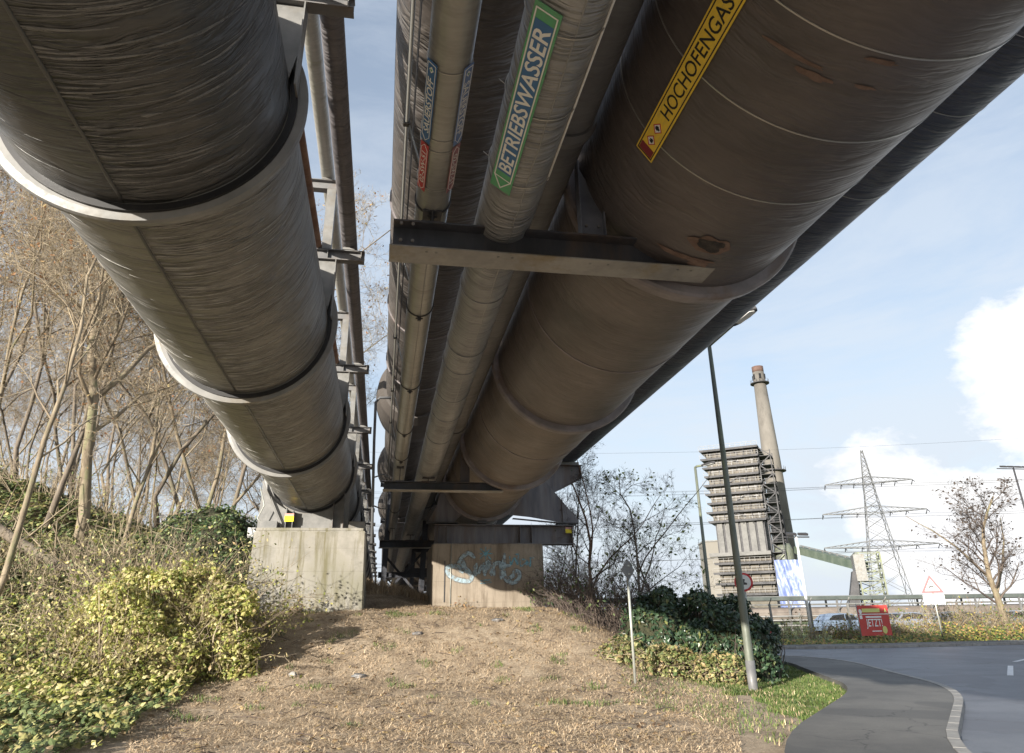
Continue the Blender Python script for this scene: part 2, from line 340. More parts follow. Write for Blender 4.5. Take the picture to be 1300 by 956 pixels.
    def build(s,name,mat,parent=None,loc=None,bevel=0,recalc=True):
        me=bpy.data.meshes.new(name); me.from_pydata(s.v,[],s.f); 
        if s.sm: 
            sm=[i in s.sm for i in range(len(s.f))]; me.polygons.foreach_set('use_smooth',sm)
        if s.hasuv:
            l=me.uv_layers.new(name='UVMap'); 
            for p in me.polygons:
                u=s.uv.get(p.index)
                if u:
                    for k,li in enumerate(p.loop_indices): l.data[li].uv=u[k]
        if recalc and len(s.f)<60000 or bevel:
            bm=bmesh.new(); bm.from_mesh(me); bmesh.ops.recalc_face_normals(bm,faces=bm.faces)
            if bevel: bmesh.ops.bevel(bm,geom=[e for e in bm.edges if len(e.link_faces)==2 and e.calc_face_angle(0)>.6],offset=bevel,segments=2,affect='EDGES',clamp_overlap=True)
            bm.to_mesh(me); bm.free()
        me.materials.append(mat); me.update()
        o=bpy.data.objects.new(name,me); COL.objects.link(o)
        if parent is not None: o.parent=parent
        if loc is not None: o.location=loc
        return o
def tag(o,label=None,cat=None,group=None,kind=None):
    if label: o['label']=label
    if cat: o['category']=cat
    if group: o['group']=group
    if kind: o['kind']=kind
    return o
def thing(name,label,cat,loc=(0,0,0),rot=(0,0,0),group=None):
    o=bpy.data.objects.new(name,None); COL.objects.link(o); o.location=loc; o.rotation_euler=rot; o.empty_display_size=.3
    return tag(o,label,cat,group)
def children(o): return [c for c in ALLCH.get(o.name,[])]
def dup(root,loc,rot=None,label=None,scale=None):
    r=root.copy(); COL.objects.link(r); r.location=loc
    if rot is not None: r.rotation_euler=rot
    if scale is not None: r.scale=(scale,)*3 if isinstance(scale,(int,float)) else scale
    if label: r['label']=label
    def rec(src,dst):
        for ch in src.children:
            c=ch.copy(); COL.objects.link(c); c.parent=dst; rec(ch,c)
    bpy.context.view_layer.update() if False else None
    rec(root,r); return r
def struct(name,mb,mat,**k):
    o=mb.build(name,mat,**k); o['kind']='structure'; return o
def text_poly(txt,w,h,bold=0.0):
    """filled letter outlines scaled to a w x h box centred on the origin -> (verts2d, faces)"""
    cu=bpy.data.curves.new('lettering','FONT'); cu.body=txt; cu.size=1; cu.resolution_u=3; cu.offset=bold; cu.fill_mode='FRONT'
    o=bpy.data.objects.new('lettering',cu); COL.objects.link(o)
    dg=bpy.context.evaluated_depsgraph_get(); me=bpy.data.meshes.new_from_object(o.evaluated_get(dg))
    vs=[(v.co.x,v.co.y) for v in me.vertices]; fs=[tuple(p.vertices) for p in me.polygons]
    bpy.data.objects.remove(o); bpy.data.curves.remove(cu); bpy.data.meshes.remove(me)
    x0=min(v[0] for v in vs);x1=max(v[0] for v in vs);y0=min(v[1] for v in vs);y1=max(v[1] for v in vs)
    return [((x-(x0+x1)/2)/(x1-x0)*w,(y-(y0+y1)/2)/(y1-y0)*h) for x,y in vs],fs
def flat2d(mb,vs,fs,org,ex,ey,ez,off):
    org=Vector(org); mb.add([org+ex*x+ey*y+ez*off for x,y in vs],fs)
def letters(txt,w,h,org,ex,ey,ez,off,mat,parent,name='lettering',bold=0.02,cx=0,cy=0):
    vs,fs=text_poly(txt,w,h,bold); mb=MB(); flat2d(mb,[(x+cx,y+cy) for x,y in vs],fs,org,ex,ey,ez,off)
    return mb.build(name,mat,parent,recalc=False)
def plate(poly,org,ex,ey,ez,off,th,mat,parent,name):
    mb=MB(); mb.prism(poly,Vector(org)+ez*off,ex,ey,ez,th); return mb.build(name,mat,parent)
def rect(x0,y0,x1,y1): return [(x0,y0),(x1,y0),(x1,y1),(x0,y1)]
def outline(mb,poly,w,org,ex,ey,ez,off,th=.003):
    n=len(poly)
    for i in range(n):
        a=Vector(org)+ex*poly[i][0]+ey*poly[i][1]+ez*off; b=Vector(org)+ex*poly[(i+1)%n][0]+ey*poly[(i+1)%n][1]+ez*off
        d=(b-a).normalized(); mb.bar(a-d*w/2,b+d*w/2,w,th*(1+.1*i),upv=ez)
#SECTIONS
# ------------------------------------------------------------------ sun, sky
LD=Vector((1,1.08,-.36)).normalized()
sd=-LD
sun=bpy.data.lights.new('sun','SUN'); sun.energy=3.6; sun.angle=R_(.53); sun.color=(1,.93,.82)
so=bpy.data.objects.new('sun',sun); COL.objects.link(so); so.rotation_euler=LD.to_track_quat('-Z','Y').to_euler(); so.location=(-30,-20,40)
w=bpy.data.worlds.new('World'); sc.world=w; w.use_nodes=True; t=w.node_tree; bg=t.nodes['Background']
sky=t.nodes.new('ShaderNodeTexSky'); sky.sky_type='NISHITA'; sky.sun_disc=False
sky.sun_elevation=math.asin(sd.z); sky.sun_rotation=math.atan2(sd.x,sd.y); sky.altitude=50; sky.air_density=1.0; sky.dust_density=1.6; sky.ozone_density=1.5
t.links.new(sky.outputs[0],bg.inputs[0]); bg.inputs[1].default_value=SKY
tc=t.nodes.new('ShaderNodeTexCoord'); d=tc.outputs['Generated']
sx=t.nodes.new('ShaderNodeSeparateXYZ'); t.links.new(d,sx.inputs[0])
def dotv(az,el):
    v=t.nodes.new('ShaderNodeVectorMath'); v.operation='DOT_PRODUCT'; t.links.new(d,v.inputs[0])
    a,e=R_(az),R_(el); v.inputs[1].default_value=(math.sin(a)*math.cos(e),math.cos(a)*math.cos(e),math.sin(e)); return v.outputs['Value']
def vmap(sc3,loc=(0,0,0)):
    mp=t.nodes.new('ShaderNodeMapping'); mp.inputs['Scale'].default_value=sc3; mp.inputs['Location'].default_value=loc; t.links.new(d,mp.inputs[0]); return mp.outputs[0]
# thin veil everywhere, whiter to the horizon
veil=nz(t,vmap((1,1.3,3.4),(3,1,0)),2.0,8,.66,.7)
veilm=ramp(t,veil,[(.36,.5),(.60,1.)])
hor=ramp(t,sx.outputs[2],[(0.0,1.),(.10,.86),(.30,.38),(.62,0.)])
vm=mth(t,'MINIMUM',mth(t,'ADD',mth(t,'MULTIPLY',veilm,.62),mth(t,'MULTIPLY',hor,.5)),1.0)
# cumulus bank low on the right
cn=nz(t,vmap((1,1,1.5),(.35,.2,.1)),5.2,9,.60,.15)
b1=ramp(t,dotv(57,9),[(.955,0.),(.988,1.)]); b2=ramp(t,dotv(43,4),[(.978,0.),(.997,.85)])
bias=mth(t,'MAXIMUM',b1,b2)
cm=ramp(t,mth(t,'ADD',cn,mth(t,'MULTIPLY',bias,.42)),[(.69,0.),(.79,1.)])
# cloud shading: greyer undersides
cs=nz(t,vmap((1,1,2.2),(1.3,.4,.9)),6.0,6,.6,.3)
ccol=ramp(t,cs,[(.30,(.62,.66,.74)),(.46,(.93,.94,.97)),(.6,(1,1,1))])
bgv=t.nodes.new('ShaderNodeBackground'); bgv.inputs[0].default_value=(.82,.90,1,1); bgv.inputs[1].default_value=VEIL
bgc=t.nodes.new('ShaderNodeBackground'); t.links.new(ccol,bgc.inputs[0]); bgc.inputs[1].default_value=CLOUD
m1=t.nodes.new('ShaderNodeMixShader'); t.links.new(vm,m1.inputs[0]); t.links.new(bg.outputs[0],m1.inputs[1]); t.links.new(bgv.outputs[0],m1.inputs[2])
m2=t.nodes.new('ShaderNodeMixShader'); t.links.new(cm,m2.inputs[0]); t.links.new(m1.outputs[0],m2.inputs[1]); t.links.new(bgc.outputs[0],m2.inputs[2])
t.links.new(m2.outputs[0],t.nodes['World Output'].inputs[0])
sc.view_settings.view_transform='Standard'; sc.view_settings.look='None'; sc.view_settings.gamma=1; sc.view_settings.exposure=EXPO
sc.cycles.max_bounces=6; sc.cycles.diffuse_bounces=4; sc.cycles.glossy_bounces=3; sc.cycles.transparent_max_bounces=8; sc.cycles.use_denoising=True
sc.cycles.sample_clamp_indirect=6

# ------------------------------------------------------------------ ground sheet
def axis_pts(lo,hi,step,far):
    a=[lo+step*i for i in range(int((hi-lo)/step)+1)]; x=a[-1]; st=step
    while x<far: st*=1.35; x+=st; a.append(x)
    x=a[0]; st=step
    while x>-far: st*=1.35; x-=st; a.insert(0,x)
    return a
xs=axis_pts(-34,22,.35,3000); ys=axis_pts(-6,60,.35,3000)
mb=MB(); nx=len(xs)
vs=[(x,y,gz(x,y)) for y in ys for x in xs]
fs=[(j*nx+i,j*nx+i+1,(j+1)*nx+i+1,(j+1)*nx+i) for j in range(len(ys)-1) for i in range(nx-1)]
mb.add(vs,fs,True); struct('ground',mb,m_ground,recalc=False)

# road with pavement strips (polygons read from the camera geometry)
near=[(5.2,-40),(5.2,3.5),(5.7,6.2),(7.0,8.6),(9.0,10.8),(11.0,13.0),(12.2,14.9),(12.9,16.7),(13.9,19.3),(15.0,22.0),(15.4,24.3),(14.9,26.6),(13.2,28.3),(11.3,30.2),(10.2,33.5),(9.8,40),(9.8,120)]
farb=[(15.6,120),(15.6,38),(16.4,34.5),(18.5,32.3),(22,31.4),(32,31.0),(120,31.0)]
east=[(120,24),(30,23.5),(25.5,20.5),(24.5,14),(24.5,-40)]
def smooth_line(p,k=3):
    for _ in range(k):
        q=[p[0]]
        for a,b in zip(p,p[1:]):
            a=Vector(a);b=Vector(b)
            if (b-a).length>12: q+= [tuple(a.lerp(b,.5/ (b-a).length*4)),tuple(b.lerp(a,.5/(b-a).length*4))]; continue
            q+=[tuple(a.lerp(b,.25)),tuple(a.lerp(b,.75))]
        q.append(p[-1]); p=q
    return p
near=smooth_line(near,2); farb=smooth_line(farb,2); east=smooth_line(east,2)
def sheet(name,poly,z,mat,grid=False):
    tri=tessellate_polygon([[Vector((x,y,0)) for x,y in poly]]); mb=MB(); mb.add([(x,y,z) for x,y in poly],[tuple(t) for t in tri])
    return struct(name,mb,mat)
sheet('road',near+farb+east,.004,m_asph)
def offset(line,dist):
    out=[]
    for i,p in enumerate(line):
        a=Vector(line[max(0,i-1)]);b=Vector(line[min(len(line)-1,i+1)]);d=(b-a).normalized(); n=Vector((-d.y,d.x)); out.append(tuple(Vector(p)+n*dist))
    return out
def strip(name,l0,l1,z0,z1,mat):
    mb=MB(); n=len(l0)
    if 'kerb' in name:      # separate stones about a metre long
        acc=0; L0=[];L1=[]
        pts=[(Vector(a),Vector(b)) for a,b in zip(l0,l1)]; quads=[]; step=1.0
        for (a0,b0),(a1,b1) in zip(pts,pts[1:]):
            q=max(1,round((a1-a0).length/step)) if (a1-a0).length<200 else 1
            for i in range(q):
                g=.012/max(.05,(a1-a0).length); f0=i/q+g; f1=(i+1)/q-g
                if (a1-a0).length<.4: f0,f1=0,1
                quads.append([a0.lerp(a1,f0),a0.lerp(a1,f1),b0.lerp(b1,f1),b0.lerp(b1,f0)])
        for q in quads:
            v=[(p.x,p.y,z0) for p in q]+[(p.x,p.y,z1) for p in q]
            mb.add(v,[(0,1,5,4),(1,2,6,5),(2,3,7,6),(3,0,4,7),(4,5,6,7)])
        return struct(name,mb,mat)
    vs=[(x,y,z0) for x,y in l0]+[(x,y,z1) for x,y in l0]+[(x,y,z1) for x,y in l1]+[(x,y,z0) for x,y in l1]
    fs=[]
    for i in range(n-1):
        for k in range(3): fs.append((k*n+i,k*n+i+1,(k+1)*n+i+1,(k+1)*n+i))
    fs+= [(0,n,2*n,3*n),(n-1,2*n-1,3*n-1,4*n-1)]
    mb.add(vs,fs); return struct(name,mb,mat)
strip('near_kerb',near,offset(near,.14),-.05,.12,m_kerb); strip('near_pavement',offset(near,.143),offset(near,2.0),-.05,.112,m_walk)
strip('far_kerb',farb,offset(farb,.14),-.05,.12,m_kerb); strip('far_pavement',offset(farb,.143),offset(farb,2.3),-.05,.112,m_walk)
strip('side_kerb',east,offset(east,.14),-.05,.12,m_kerb)
def dash(name,p0,p1,w):
    a=Vector(p0);b=Vector(p1);d=(b-a).normalized();n=Vector((-d.y,d.x))*w/2
    mb=MB(); mb.add([(*(a+n),.009),(*(a-n),.009),(*(b-n),.009),(*(b+n),.009)],[(0,1,2,3)]); return mb.build(name,m_line)
for k,(a,b) in enumerate((((16.2,17.4),(18.9,20.2)),((20.4,21.6),(22.6,23.1)),((25,24.6),(28.5,26.2)))):
    struct_=dash('lane_marking',a,b,.14); struct_['kind']='structure'
# ------------------------------------------------------------------ pipes
ROT=(SL,0,0)
EXP={}
def pipe_thing(name,label,cat,c,group=None): return thing(name,label,cat,PF(c[0],0,c[1]),ROT,group)
S0,S1=-9,105
LC=(-2.453,4.888); LR=1.3
HC=(3.447,5.015); HR=1.4
BC=(1.104,4.128); BR=.30
SC=(.330,4.286); SR=.18
GC=(1.616,4.943); GR=.32
KC=(.78,7.46); KR=.97
FC=(6.54,6.47); FR=.80
# large black pipe of the left group
L=pipe_thing('gas_pipe','huge black wrinkle-coated pipe with pale grey ring collars, on the left over the pale pier','pipe',LC)
LRING=[.2,5.84,11.3,17.2,23.2]+[23.2+5.75*k for k in range(1,15)]
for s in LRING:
    mb=MB(); mb.ringsec([(LR-.01,-.05),(LR+.10,-.05),(LR+.165,-.035),(LR+.175,0),(LR+.165,.06),(LR+.06,.17),(LR-.01,.19)],s,96)
    mb.build('ring_collar',m_ring,L)
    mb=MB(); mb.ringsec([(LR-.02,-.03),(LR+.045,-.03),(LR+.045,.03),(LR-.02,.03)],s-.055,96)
    mb.v=[(x+.035,y,z-.045) for x,y,z in mb.v]; mb.build('shadow_crescent',m_black,L)  # black off-centre ring added as the pipe's shadow on the collar
ed_=[S0]+LRING+[S1]
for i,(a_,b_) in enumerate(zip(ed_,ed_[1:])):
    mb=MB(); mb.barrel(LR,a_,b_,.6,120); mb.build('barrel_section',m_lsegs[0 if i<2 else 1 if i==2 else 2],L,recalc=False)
mb=MB()   # overlapping seam of the coating along the underside, slightly wandering
for i,s in enumerate(LRING[:-1]):
    a0=-math.pi/2+[.0,-.02,.03,.0,.05][i%5]; e=LRING[i+1]-.14; s_=s+.18; n=int((e-s_)/.12); pts=[]
    for k in range(n+1):
        y=s_+(e-s_)*k/n; tt=a0+.006*noise.noise(Vector((y*2.3,i,0))); pts.append((LR*math.cos(tt),y,LR*math.sin(tt)))
    mb.tube(pts,[.016+.012*abs(noise.noise(Vector((k*.7,i*3,1)))) for k in range(n+1)],6)
mb.build('seam',m_lsegs[0],L)
rg=random.Random(3)
for i,s in enumerate(LRING[:5]):      # folds of the wrapped coating, running round the pipe from the seam
    e=LRING[i+1]-.22; b_=s+.25; mb=MB(); n=int((e-b_)*(62 if i<3 else 40))
    for k in range(n):
        y=b_+(e-b_)*rg.random(); right_=rg.random()<.72
        if right_: a0=-math.pi/2+(.01 if rg.random()<.6 else .9*rg.random()); ln=(.15+1.1*rg.random()**2)/LR
        else: a0=-math.pi+1.9*rg.random()-.2; ln=(.1+.5*rg.random()**2)/LR
        r_=(.006+.015*rg.random()**2)*(1 if right_ else .5); m_=max(4,int(ln*12)); ph=rg.random()*50; sl_=rg.gauss(.04,.05); pts=[];rr=[]
        for q in range(m_+1):
            f=q/m_; a=a0+ln*f; yy=y+sl_*ln*f*LR+.022*noise.noise(Vector((a*2.2,ph,0)))+.010*noise.noise(Vector((a*7,ph,5))); R0=LR+.001
            pts.append((R0*math.cos(a),min(e+.02,max(b_-.02,yy)),R0*math.sin(a))); rr.append(max(.0006,r_*(1-.75*f)*min(1,(.35+f*6))*(.75+.5*noise.noise(Vector((a*9,ph,2))))))
        mb.tube(pts,rr,5,cap=False)
    mb.build('coating_folds',m_fold0 if i<1 else m_fold1,L,recalc=False)['kind']='stuff'
mb=MB(); mb.ringsec([(LR-.01,-.02),(LR+.008,-.02),(LR+.008,.02),(LR-.01,.02)],3.9,96,R_(-178),R_(-112)); mb.build('weld_band',m_ring,L)

# blast furnace gas pipe
H=pipe_thing('gas_pipe','biggest dark brown pipe on the right, carrying the yellow HOCHOFENGAS plate','pipe',HC)
HRING=[.5,6.72,12.7,18.8,24.75]+[24.75+6.05*k for k in range(1,14)]
ed_=[S0]+HRING+[S1]
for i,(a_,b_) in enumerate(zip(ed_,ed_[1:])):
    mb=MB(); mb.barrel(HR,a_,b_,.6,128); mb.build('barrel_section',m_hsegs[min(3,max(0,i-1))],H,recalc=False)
for i,s in enumerate(HRING):
    mb=MB(); mb.ringsec([(HR-.01,-.05),(HR+.10,-.05),(HR+.13,-.03),(HR+.14,.02),(HR+.12,.16),(HR+.05,.20),(HR-.01,.20)],s,110); mb.build('ring_collar',m_hring,H)
for s in (1.35,2.25,3.15,4.05,4.95):
    mb=MB(); mb.ringsec([(HR-.005,-.006),(HR+.008,-.006),(HR+.008,.006),(HR-.005,.006)],s,128); mb.build('strap',m_wire,H)
for s in (9.6,15.6,21.8):
    mb=MB(); mb.ringsec([(HR-.005,-.02),(HR+.012,-.02),(HR+.012,.02),(HR-.005,.02)],s,110); mb.build('weld_band',m_hring,H)
# rust scars on the coating (thin flaked patches with their own outline)
def scar(par,rad,s,th,ls,lt,seed):
    mb=MB(); n=26; vs=[(rad*math.cos(th),s,rad*math.sin(th))]
    for k in range(n):
        a=2*math.pi*k/n; q=1+.55*noise.noise(Vector((math.cos(a)*1.6,math.sin(a)*1.6,seed))); ds=ls*q*math.cos(a); dt=lt*q*math.sin(a)/rad
        vs.append(((rad+.0)*math.cos(th+dt),s+ds,(rad+.0)*math.sin(th+dt)))
    mb.add(vs,[(0,1+k,1+(k+1)%n) for k in range(n)]); return mb.build('rust_patch',m_scar,par,recalc=False)
scar(H,HR+.009,3.42,R_(-121),.020,.26,1); scar(H,HR+.009,3.50,R_(-112),.030,.14,2); scar(H,HR+.009,3.22,R_(-97),.022,.11,3); scar(H,HR+.010,3.46,R_(-96),.016,.10,4)
scar(H,HR+.010,6.2,R_(-100),.09,.10,5); scar(H,HR+.012,6.12,R_(-107),.05,.30,8)
sc_=ray(912,322); 
def hit(c,rad,px,py):
    v=ray(px,py); a,b,d=v.dot(RV),v.dot(UV_),v.dot(DV); A_=a*a+b*b; B_=-2*(a*c[0]+b*c[1]); C_=c[0]**2+c[1]**2-rad**2; t_=(-B_-math.sqrt(B_*B_-4*A_*C_))/(2*A_); return d*t_, math.atan2(b*t_-c[1],a*t_-c[0])
s_,th_=hit(HC,HR,903,311); scar(H,HR+.013,s_,th_,.10,.16,11).data.materials[0]=m_burn; scar(H,HR+.011,s_,th_,.14,.21,12)
def ring_strap(par,rad,s,mat=m_wire,r=.006,n=48,name='strap'):
    mb=MB(); mb.ringsec([(rad-.004,-r),(rad+r,-r),(rad+r,r),(rad-.004,r)],s,n); return mb.build(name,mat,par)

# process water pipe
B=pipe_thing('water_pipe','medium grey foil-wrapped pipe with the green BETRIEBSWASSER plate','pipe',BC)
mb=MB(); mb.barrel(BR,S0,S1,.25,56,wob=.03,seed=5); mb.build('barrel',m_betpipe,B,recalc=False)
mb=MB(); pts=[(BR*math.cos(R_(-82)+.05*noise.noise(Vector((k*.35,0,0)))),1.5+k*.1,BR*1.0*math.sin(R_(-82)+.05*noise.noise(Vector((k*.35,0,0))))) for k in range(240)]
mb.tube(pts,[.006+.009*abs(noise.noise(Vector((k*.9,2,1)))) for k in range(240)],5); mb.build('seam',m_betpipe,B)
for s in (7.9,9.8,10.6,12.1,13.4,15.2): ring_strap(B,BR+.004,s,m_betpipe,.010)
mb=MB(); mb.tube([( .30*math.cos(R_(-28)),3.2,.33*math.sin(R_(-28))),(.30*math.cos(R_(-28)),5.4,.33*math.sin(R_(-28)))],.010,6); mb.build('trim_rail',m_white,B)

# oxygen pipe
S=pipe_thing('oxygen_pipe','slim galvanised pipe wearing the blue SAUERSTOFF and red 02-SW-51 plates','pipe',SC)
mb=MB(); mb.barrel(SR,S0,S1,.5,48); mb.build('barrel',m_saupipe,S,recalc=False)
for s in (6.35,9.0,12.3,15.5,18.2,22.0,27):
    ring_strap(S,SR+.004,s,m_dark,.011,name='clamp')
    if s<19:
        mb=MB(); mb.box((0,s+.02,-SR-.035),(.05,.04,.06)); mb.tube([(-.05,s+.02,-SR-.03),(.05,s+.02,-SR-.03)],.012,6); mb.build('clamp_bolt',m_dark,S)
mb=MB(); mb.tube([(.008,7,-SR-.001),(.008,90,-SR-.001)],.005,4); mb.build('seam',m_saupipe,S)

G=pipe_thing('grey_pipe','smooth dull grey pipe tucked between the foil-wrapped pipe and the biggest brown pipe','pipe',GC)
mb=MB(); mb.barrel(GR,S0,S1,.6,56); mb.build('barrel',m_graypipe,G,recalc=False)
for s in (5.6,17.3,29): 
    mb=MB(); mb.ringsec([(GR-.01,-.1),(GR+.03,-.1),(GR+.05,0),(GR+.03,.1),(GR-.01,.1)],s,56); mb.build('ring_collar',m_graypipe,G)

K=pipe_thing('return_gas_pipe','large brown rippled pipe above the slim oxygen pipe, left edge of right group','pipe',KC)
mb=MB(); mb.barrel(KR,S0,S1,.6,96,wob=.006,seed=9); mb.build('barrel',m_backpipe,K,recalc=False)
for s in (5.2,11.1,15.5,19.4,38): 
    mb=MB(); mb.ringsec([(KR-.01,-.03),(KR+.03,-.03),(KR+.03,.03),(KR-.01,.03)],s,72); mb.build('weld_band',m_hring,K)
for s in (23.5,34.5,46.0,60.0):
    mb=MB(); mb.ringsec([(KR-.01,-1.5),(KR+.10,-1.5),(KR+.27,-1.1),(KR+.33,-.4),(KR+.33,.4),(KR+.27,1.1),(KR+.10,1.5),(KR-.01,1.5)],s,72); mb.build('compensator',m_backpipe,K)
F=pipe_thing('outer_pipe','dark blue-black pipe furthest right, half hidden behind the biggest brown pipe','pipe',FC)
mb=MB(); mb.barrel(FR,S0,S1,.6,84,wob=.005,seed=3); mb.build('barrel',m_farpipe,F,recalc=False)
for s in (.9,2.1,3.3,4.5,5.7,7.5): ring_strap(F,FR+.002,s,m_wire,.005,84)

# thin conduit clipped beside the oxygen pipe
c=pix_s(524,10,4.4); C0=(5.15*math.cos(R_(89.85)),5.15)
C=pipe_thing('conduit','thin tan conduit with small clamps running left of the slim oxygen pipe','conduit',(C0[0],C0[1]))
mb=MB(); mb.tube([(0,S0,0),(0,S1,0)],.022,8); mb.build('tube',m_rust if False else m_saupipe,C)
for s in (6.2,9.0,12.3,15.5,18.2):
    mb=MB(); mb.box((0,s,0),(.075,.06,.075)); mb.build('clamp',m_dark,C)
    mb=MB(); mb.tube([(.02,s,0),(SC[0]-C0[0]-SR*.6,s,SC[1]-C0[1]+SR*.75)],.011,6); mb.build('clamp_arm',m_saupipe,C)
C2=pipe_thing('conduit','very thin dark conduit right of the thin tan one under the brown rippled pipe','conduit',(.085,5.2))
mb=MB(); mb.tube([(0,S0,0),(0,S1,0)],.010,6); mb.build('tube',m_dark,C2)

# small pipes of the left group
A=pipe_thing('small_pipe','pale yellowish-grey slim pipe on the upper beams beside the black pipe','pipe',(-1.373,7.87))
mb=MB(); mb.barrel(.122,S0,S1,.6,32); mb.build('barrel',m_paleA,A,recalc=False)
Bp=pipe_thing('small_pipe','darker wrapped slim pipe nearest the open strip of sky, beside the pale one','pipe',(-.885,6.46))
mb=MB(); mb.barrel(.137,S0,S1,.4,32,wob=.01); mb.build('barrel',m_darkB,Bp,recalc=False)
Rp=pipe_thing('small_pipe','thin rusty pipe close against the huge black pipe','pipe',(-1.43,6.34))
mb=MB(); mb.barrel(.075,S0,S1,.6,24); mb.build('barrel',m_rust,Rp,recalc=False)

# ------------------------------------------------------------------ signs on pipes
def pipe_frame(c,rad,s,deg,toward=-1):
    """frame of a flat plate resting on a pipe: ex = reading direction, ey = up of the letters, ez = outward"""
    a=R_(deg); ez=(RV*math.cos(a)+UV_*math.sin(a)); org=PF(c[0],s,c[1])+ez*rad; ex=DV*toward
    ey=ez.cross(ex); return org,ex,ey,ez
def base_loc(o,p): return o
def sign_thing(name,label,org): return thing(name,label,'sign',org)
Z0=Vector((0,0,0))
# HOCHOFENGAS, reading from far to near
org,ex,ey,ez=pipe_frame(HC,HR+.012,4.165,-145.3); Lh=2.02; hh=.235
T=sign_thing('pipe_sign','long yellow HOCHOFENGAS plate with maroon ends on the biggest brown pipe',org)
plate(rect(-Lh/2,-hh/2,Lh/2,hh/2),Z0,ex,ey,ez,.006,.006,m_yel,T,'board')
mb=MB(); outline(mb,rect(-Lh/2+.022,-hh/2+.022,Lh/2-.022,hh/2-.022),.010,Z0,ex,ey,ez,.0105); mb.build('frame_line',m_black,T)
for x in (-1,1):
    x0=x*(Lh/2-.032); x1=x*(Lh/2-.125); plate(rect(min(x0,x1),-hh/2+.032,max(x0,x1),hh/2-.032),Z0,ex,ey,ez,.0105,.002,m_maroon,T,'end_block')
letters('HOCHOFENGAS',1.28,.130,Z0,ex,ey,ez,.011,m_black,T,bold=.008,cx=.17)
for k,x in enumerate((-.80,-.635)):
    q=.055; dm=[(x-q*1.2,0),(x,-q),(x+q*1.2,0),(x,q)]
    plate(dm,Z0,ex,ey,ez,.0105,.002,m_white,T,'hazard_diamond'); mb=MB(); outline(mb,[(x-q*1.15,0),(x,-q*.95),(x+q*1.15,0),(x,q*.95)],.007,Z0,ex,ey,ez,.0125); mb.build('diamond_border',m_red,T)
    if k==0: fl=[(x-.018,-.022),(x+.018,-.022),(x+.024,-.004),(x+.008,.030),(x+.004,.008),(x-.01,.022),(x-.022,.0)]
    else: fl=[(x-.010,-.026),(x+.010,-.026),(x+.012,-.012),(x+.024,-.004),(x+.020,.02),(x,.030),(x-.020,.02),(x-.024,-.004),(x-.012,-.012)]
    plate(fl,Z0,ex,ey,ez,.0125,.002,m_black,T,'pictogram')
# BETRIEBSWASSER
org,ex,ey,ez=pipe_frame(BC,BR+.012,4.415,-126); Lb=2.12; hb=.225
T=sign_thing('pipe_sign','green BETRIEBSWASSER plate with blue centre strapped under the foil-wrapped pipe',org)
plate(rect(-Lb/2,-hb/2,Lb/2,hb/2),Z0,ex,ey,ez,.006,.006,m_green,T,'board')
plate(rect(-Lb/2+.26,-hb/2+.034,Lb/2-.13,hb/2-.034),Z0,ex,ey,ez,.0105,.002,m_blue,T,'centre_panel')
ar=[(-Lb/2+.035,0),(-Lb/2+.18,-hb/2+.024),(Lb/2-.045,-hb/2+.024),(Lb/2-.045,hb/2-.024),(-Lb/2+.18,hb/2-.024)]
mb=MB(); outline(mb,ar,.011,Z0,ex,ey,ez,.0125); mb.bar(ex*(-Lb/2+.18)+ey*(hb/2-.03)+ez*.0125,ex*(-Lb/2+.18)-ey*(hb/2-.03)+ez*.0125,.010,.003,upv=ez); mb.build('arrow_outline',m_white,T)
letters('BETRIEBSWASSER',1.66,.138,Z0,ex,ey,ez,.0125,m_white,T,bold=.016,cx=.06)
for s in (3.55,4.4,5.35):
    ring_strap(B,BR+.010,s,m_wire,.005)
    mb=MB(); mb.tube([((BR)*math.cos(R_(178)),s,(BR)*math.sin(R_(178))),((BR+.07)*math.cos(R_(172)),s-.02,(BR+.07)*math.sin(R_(172)))],.004,5); mb.build('strap_tail',m_wire,B)
# SAUERSTOFF pair
def sau_sign(deg,tw,board,label,line):
    org,ex,ey,ez=pipe_frame(SC,SR+.012,4.74,deg,tw); l=.97; h=.115
    T=sign_thing('pipe_sign',label,org)
    plate(rect(-l/2,-h/2,l/2,h/2),Z0,ex,ey,ez,.004,.005,board,T,'board')
    g=1 if tw<0 else -1
    ar=[(-g*(l/2-.015),0),(-g*(l/2-.085),-h/2+.012),(g*(l/2-.02),-h/2+.012),(g*(l/2-.02),h/2-.012),(-g*(l/2-.085),h/2-.012)]
    mb=MB(); outline(mb,ar,.005,Z0,ex,ey,ez,.008); mb.build('arrow_outline',line,T)
    letters('SAUERSTOFF',.66,.070,Z0,ex,ey,ez,.008,line,T,bold=.020,cx=-.02*g)
    q=.026; x=g*(l/2-.085); plate([(x-q*1.3,0),(x,-q),(x+q*1.3,0),(x,q)],Z0,ex,ey,ez,.008,.002,m_white,T,'hazard_diamond')
    plate([(x-.009,-.010),(x+.009,-.010),(x+.010,.0),(x,.014),(x-.010,.0)],Z0,ex,ey,ez,.010,.002,m_green,T,'pictogram')
sau_sign(-137,-1,m_blue,'dark blue SAUERSTOFF plate on the left side of the slim oxygen pipe',m_white)
sau_sign(-40,1,m_pblue,'faded light blue SAUERSTOFF plate on the right side of the slim oxygen pipe',m_white)
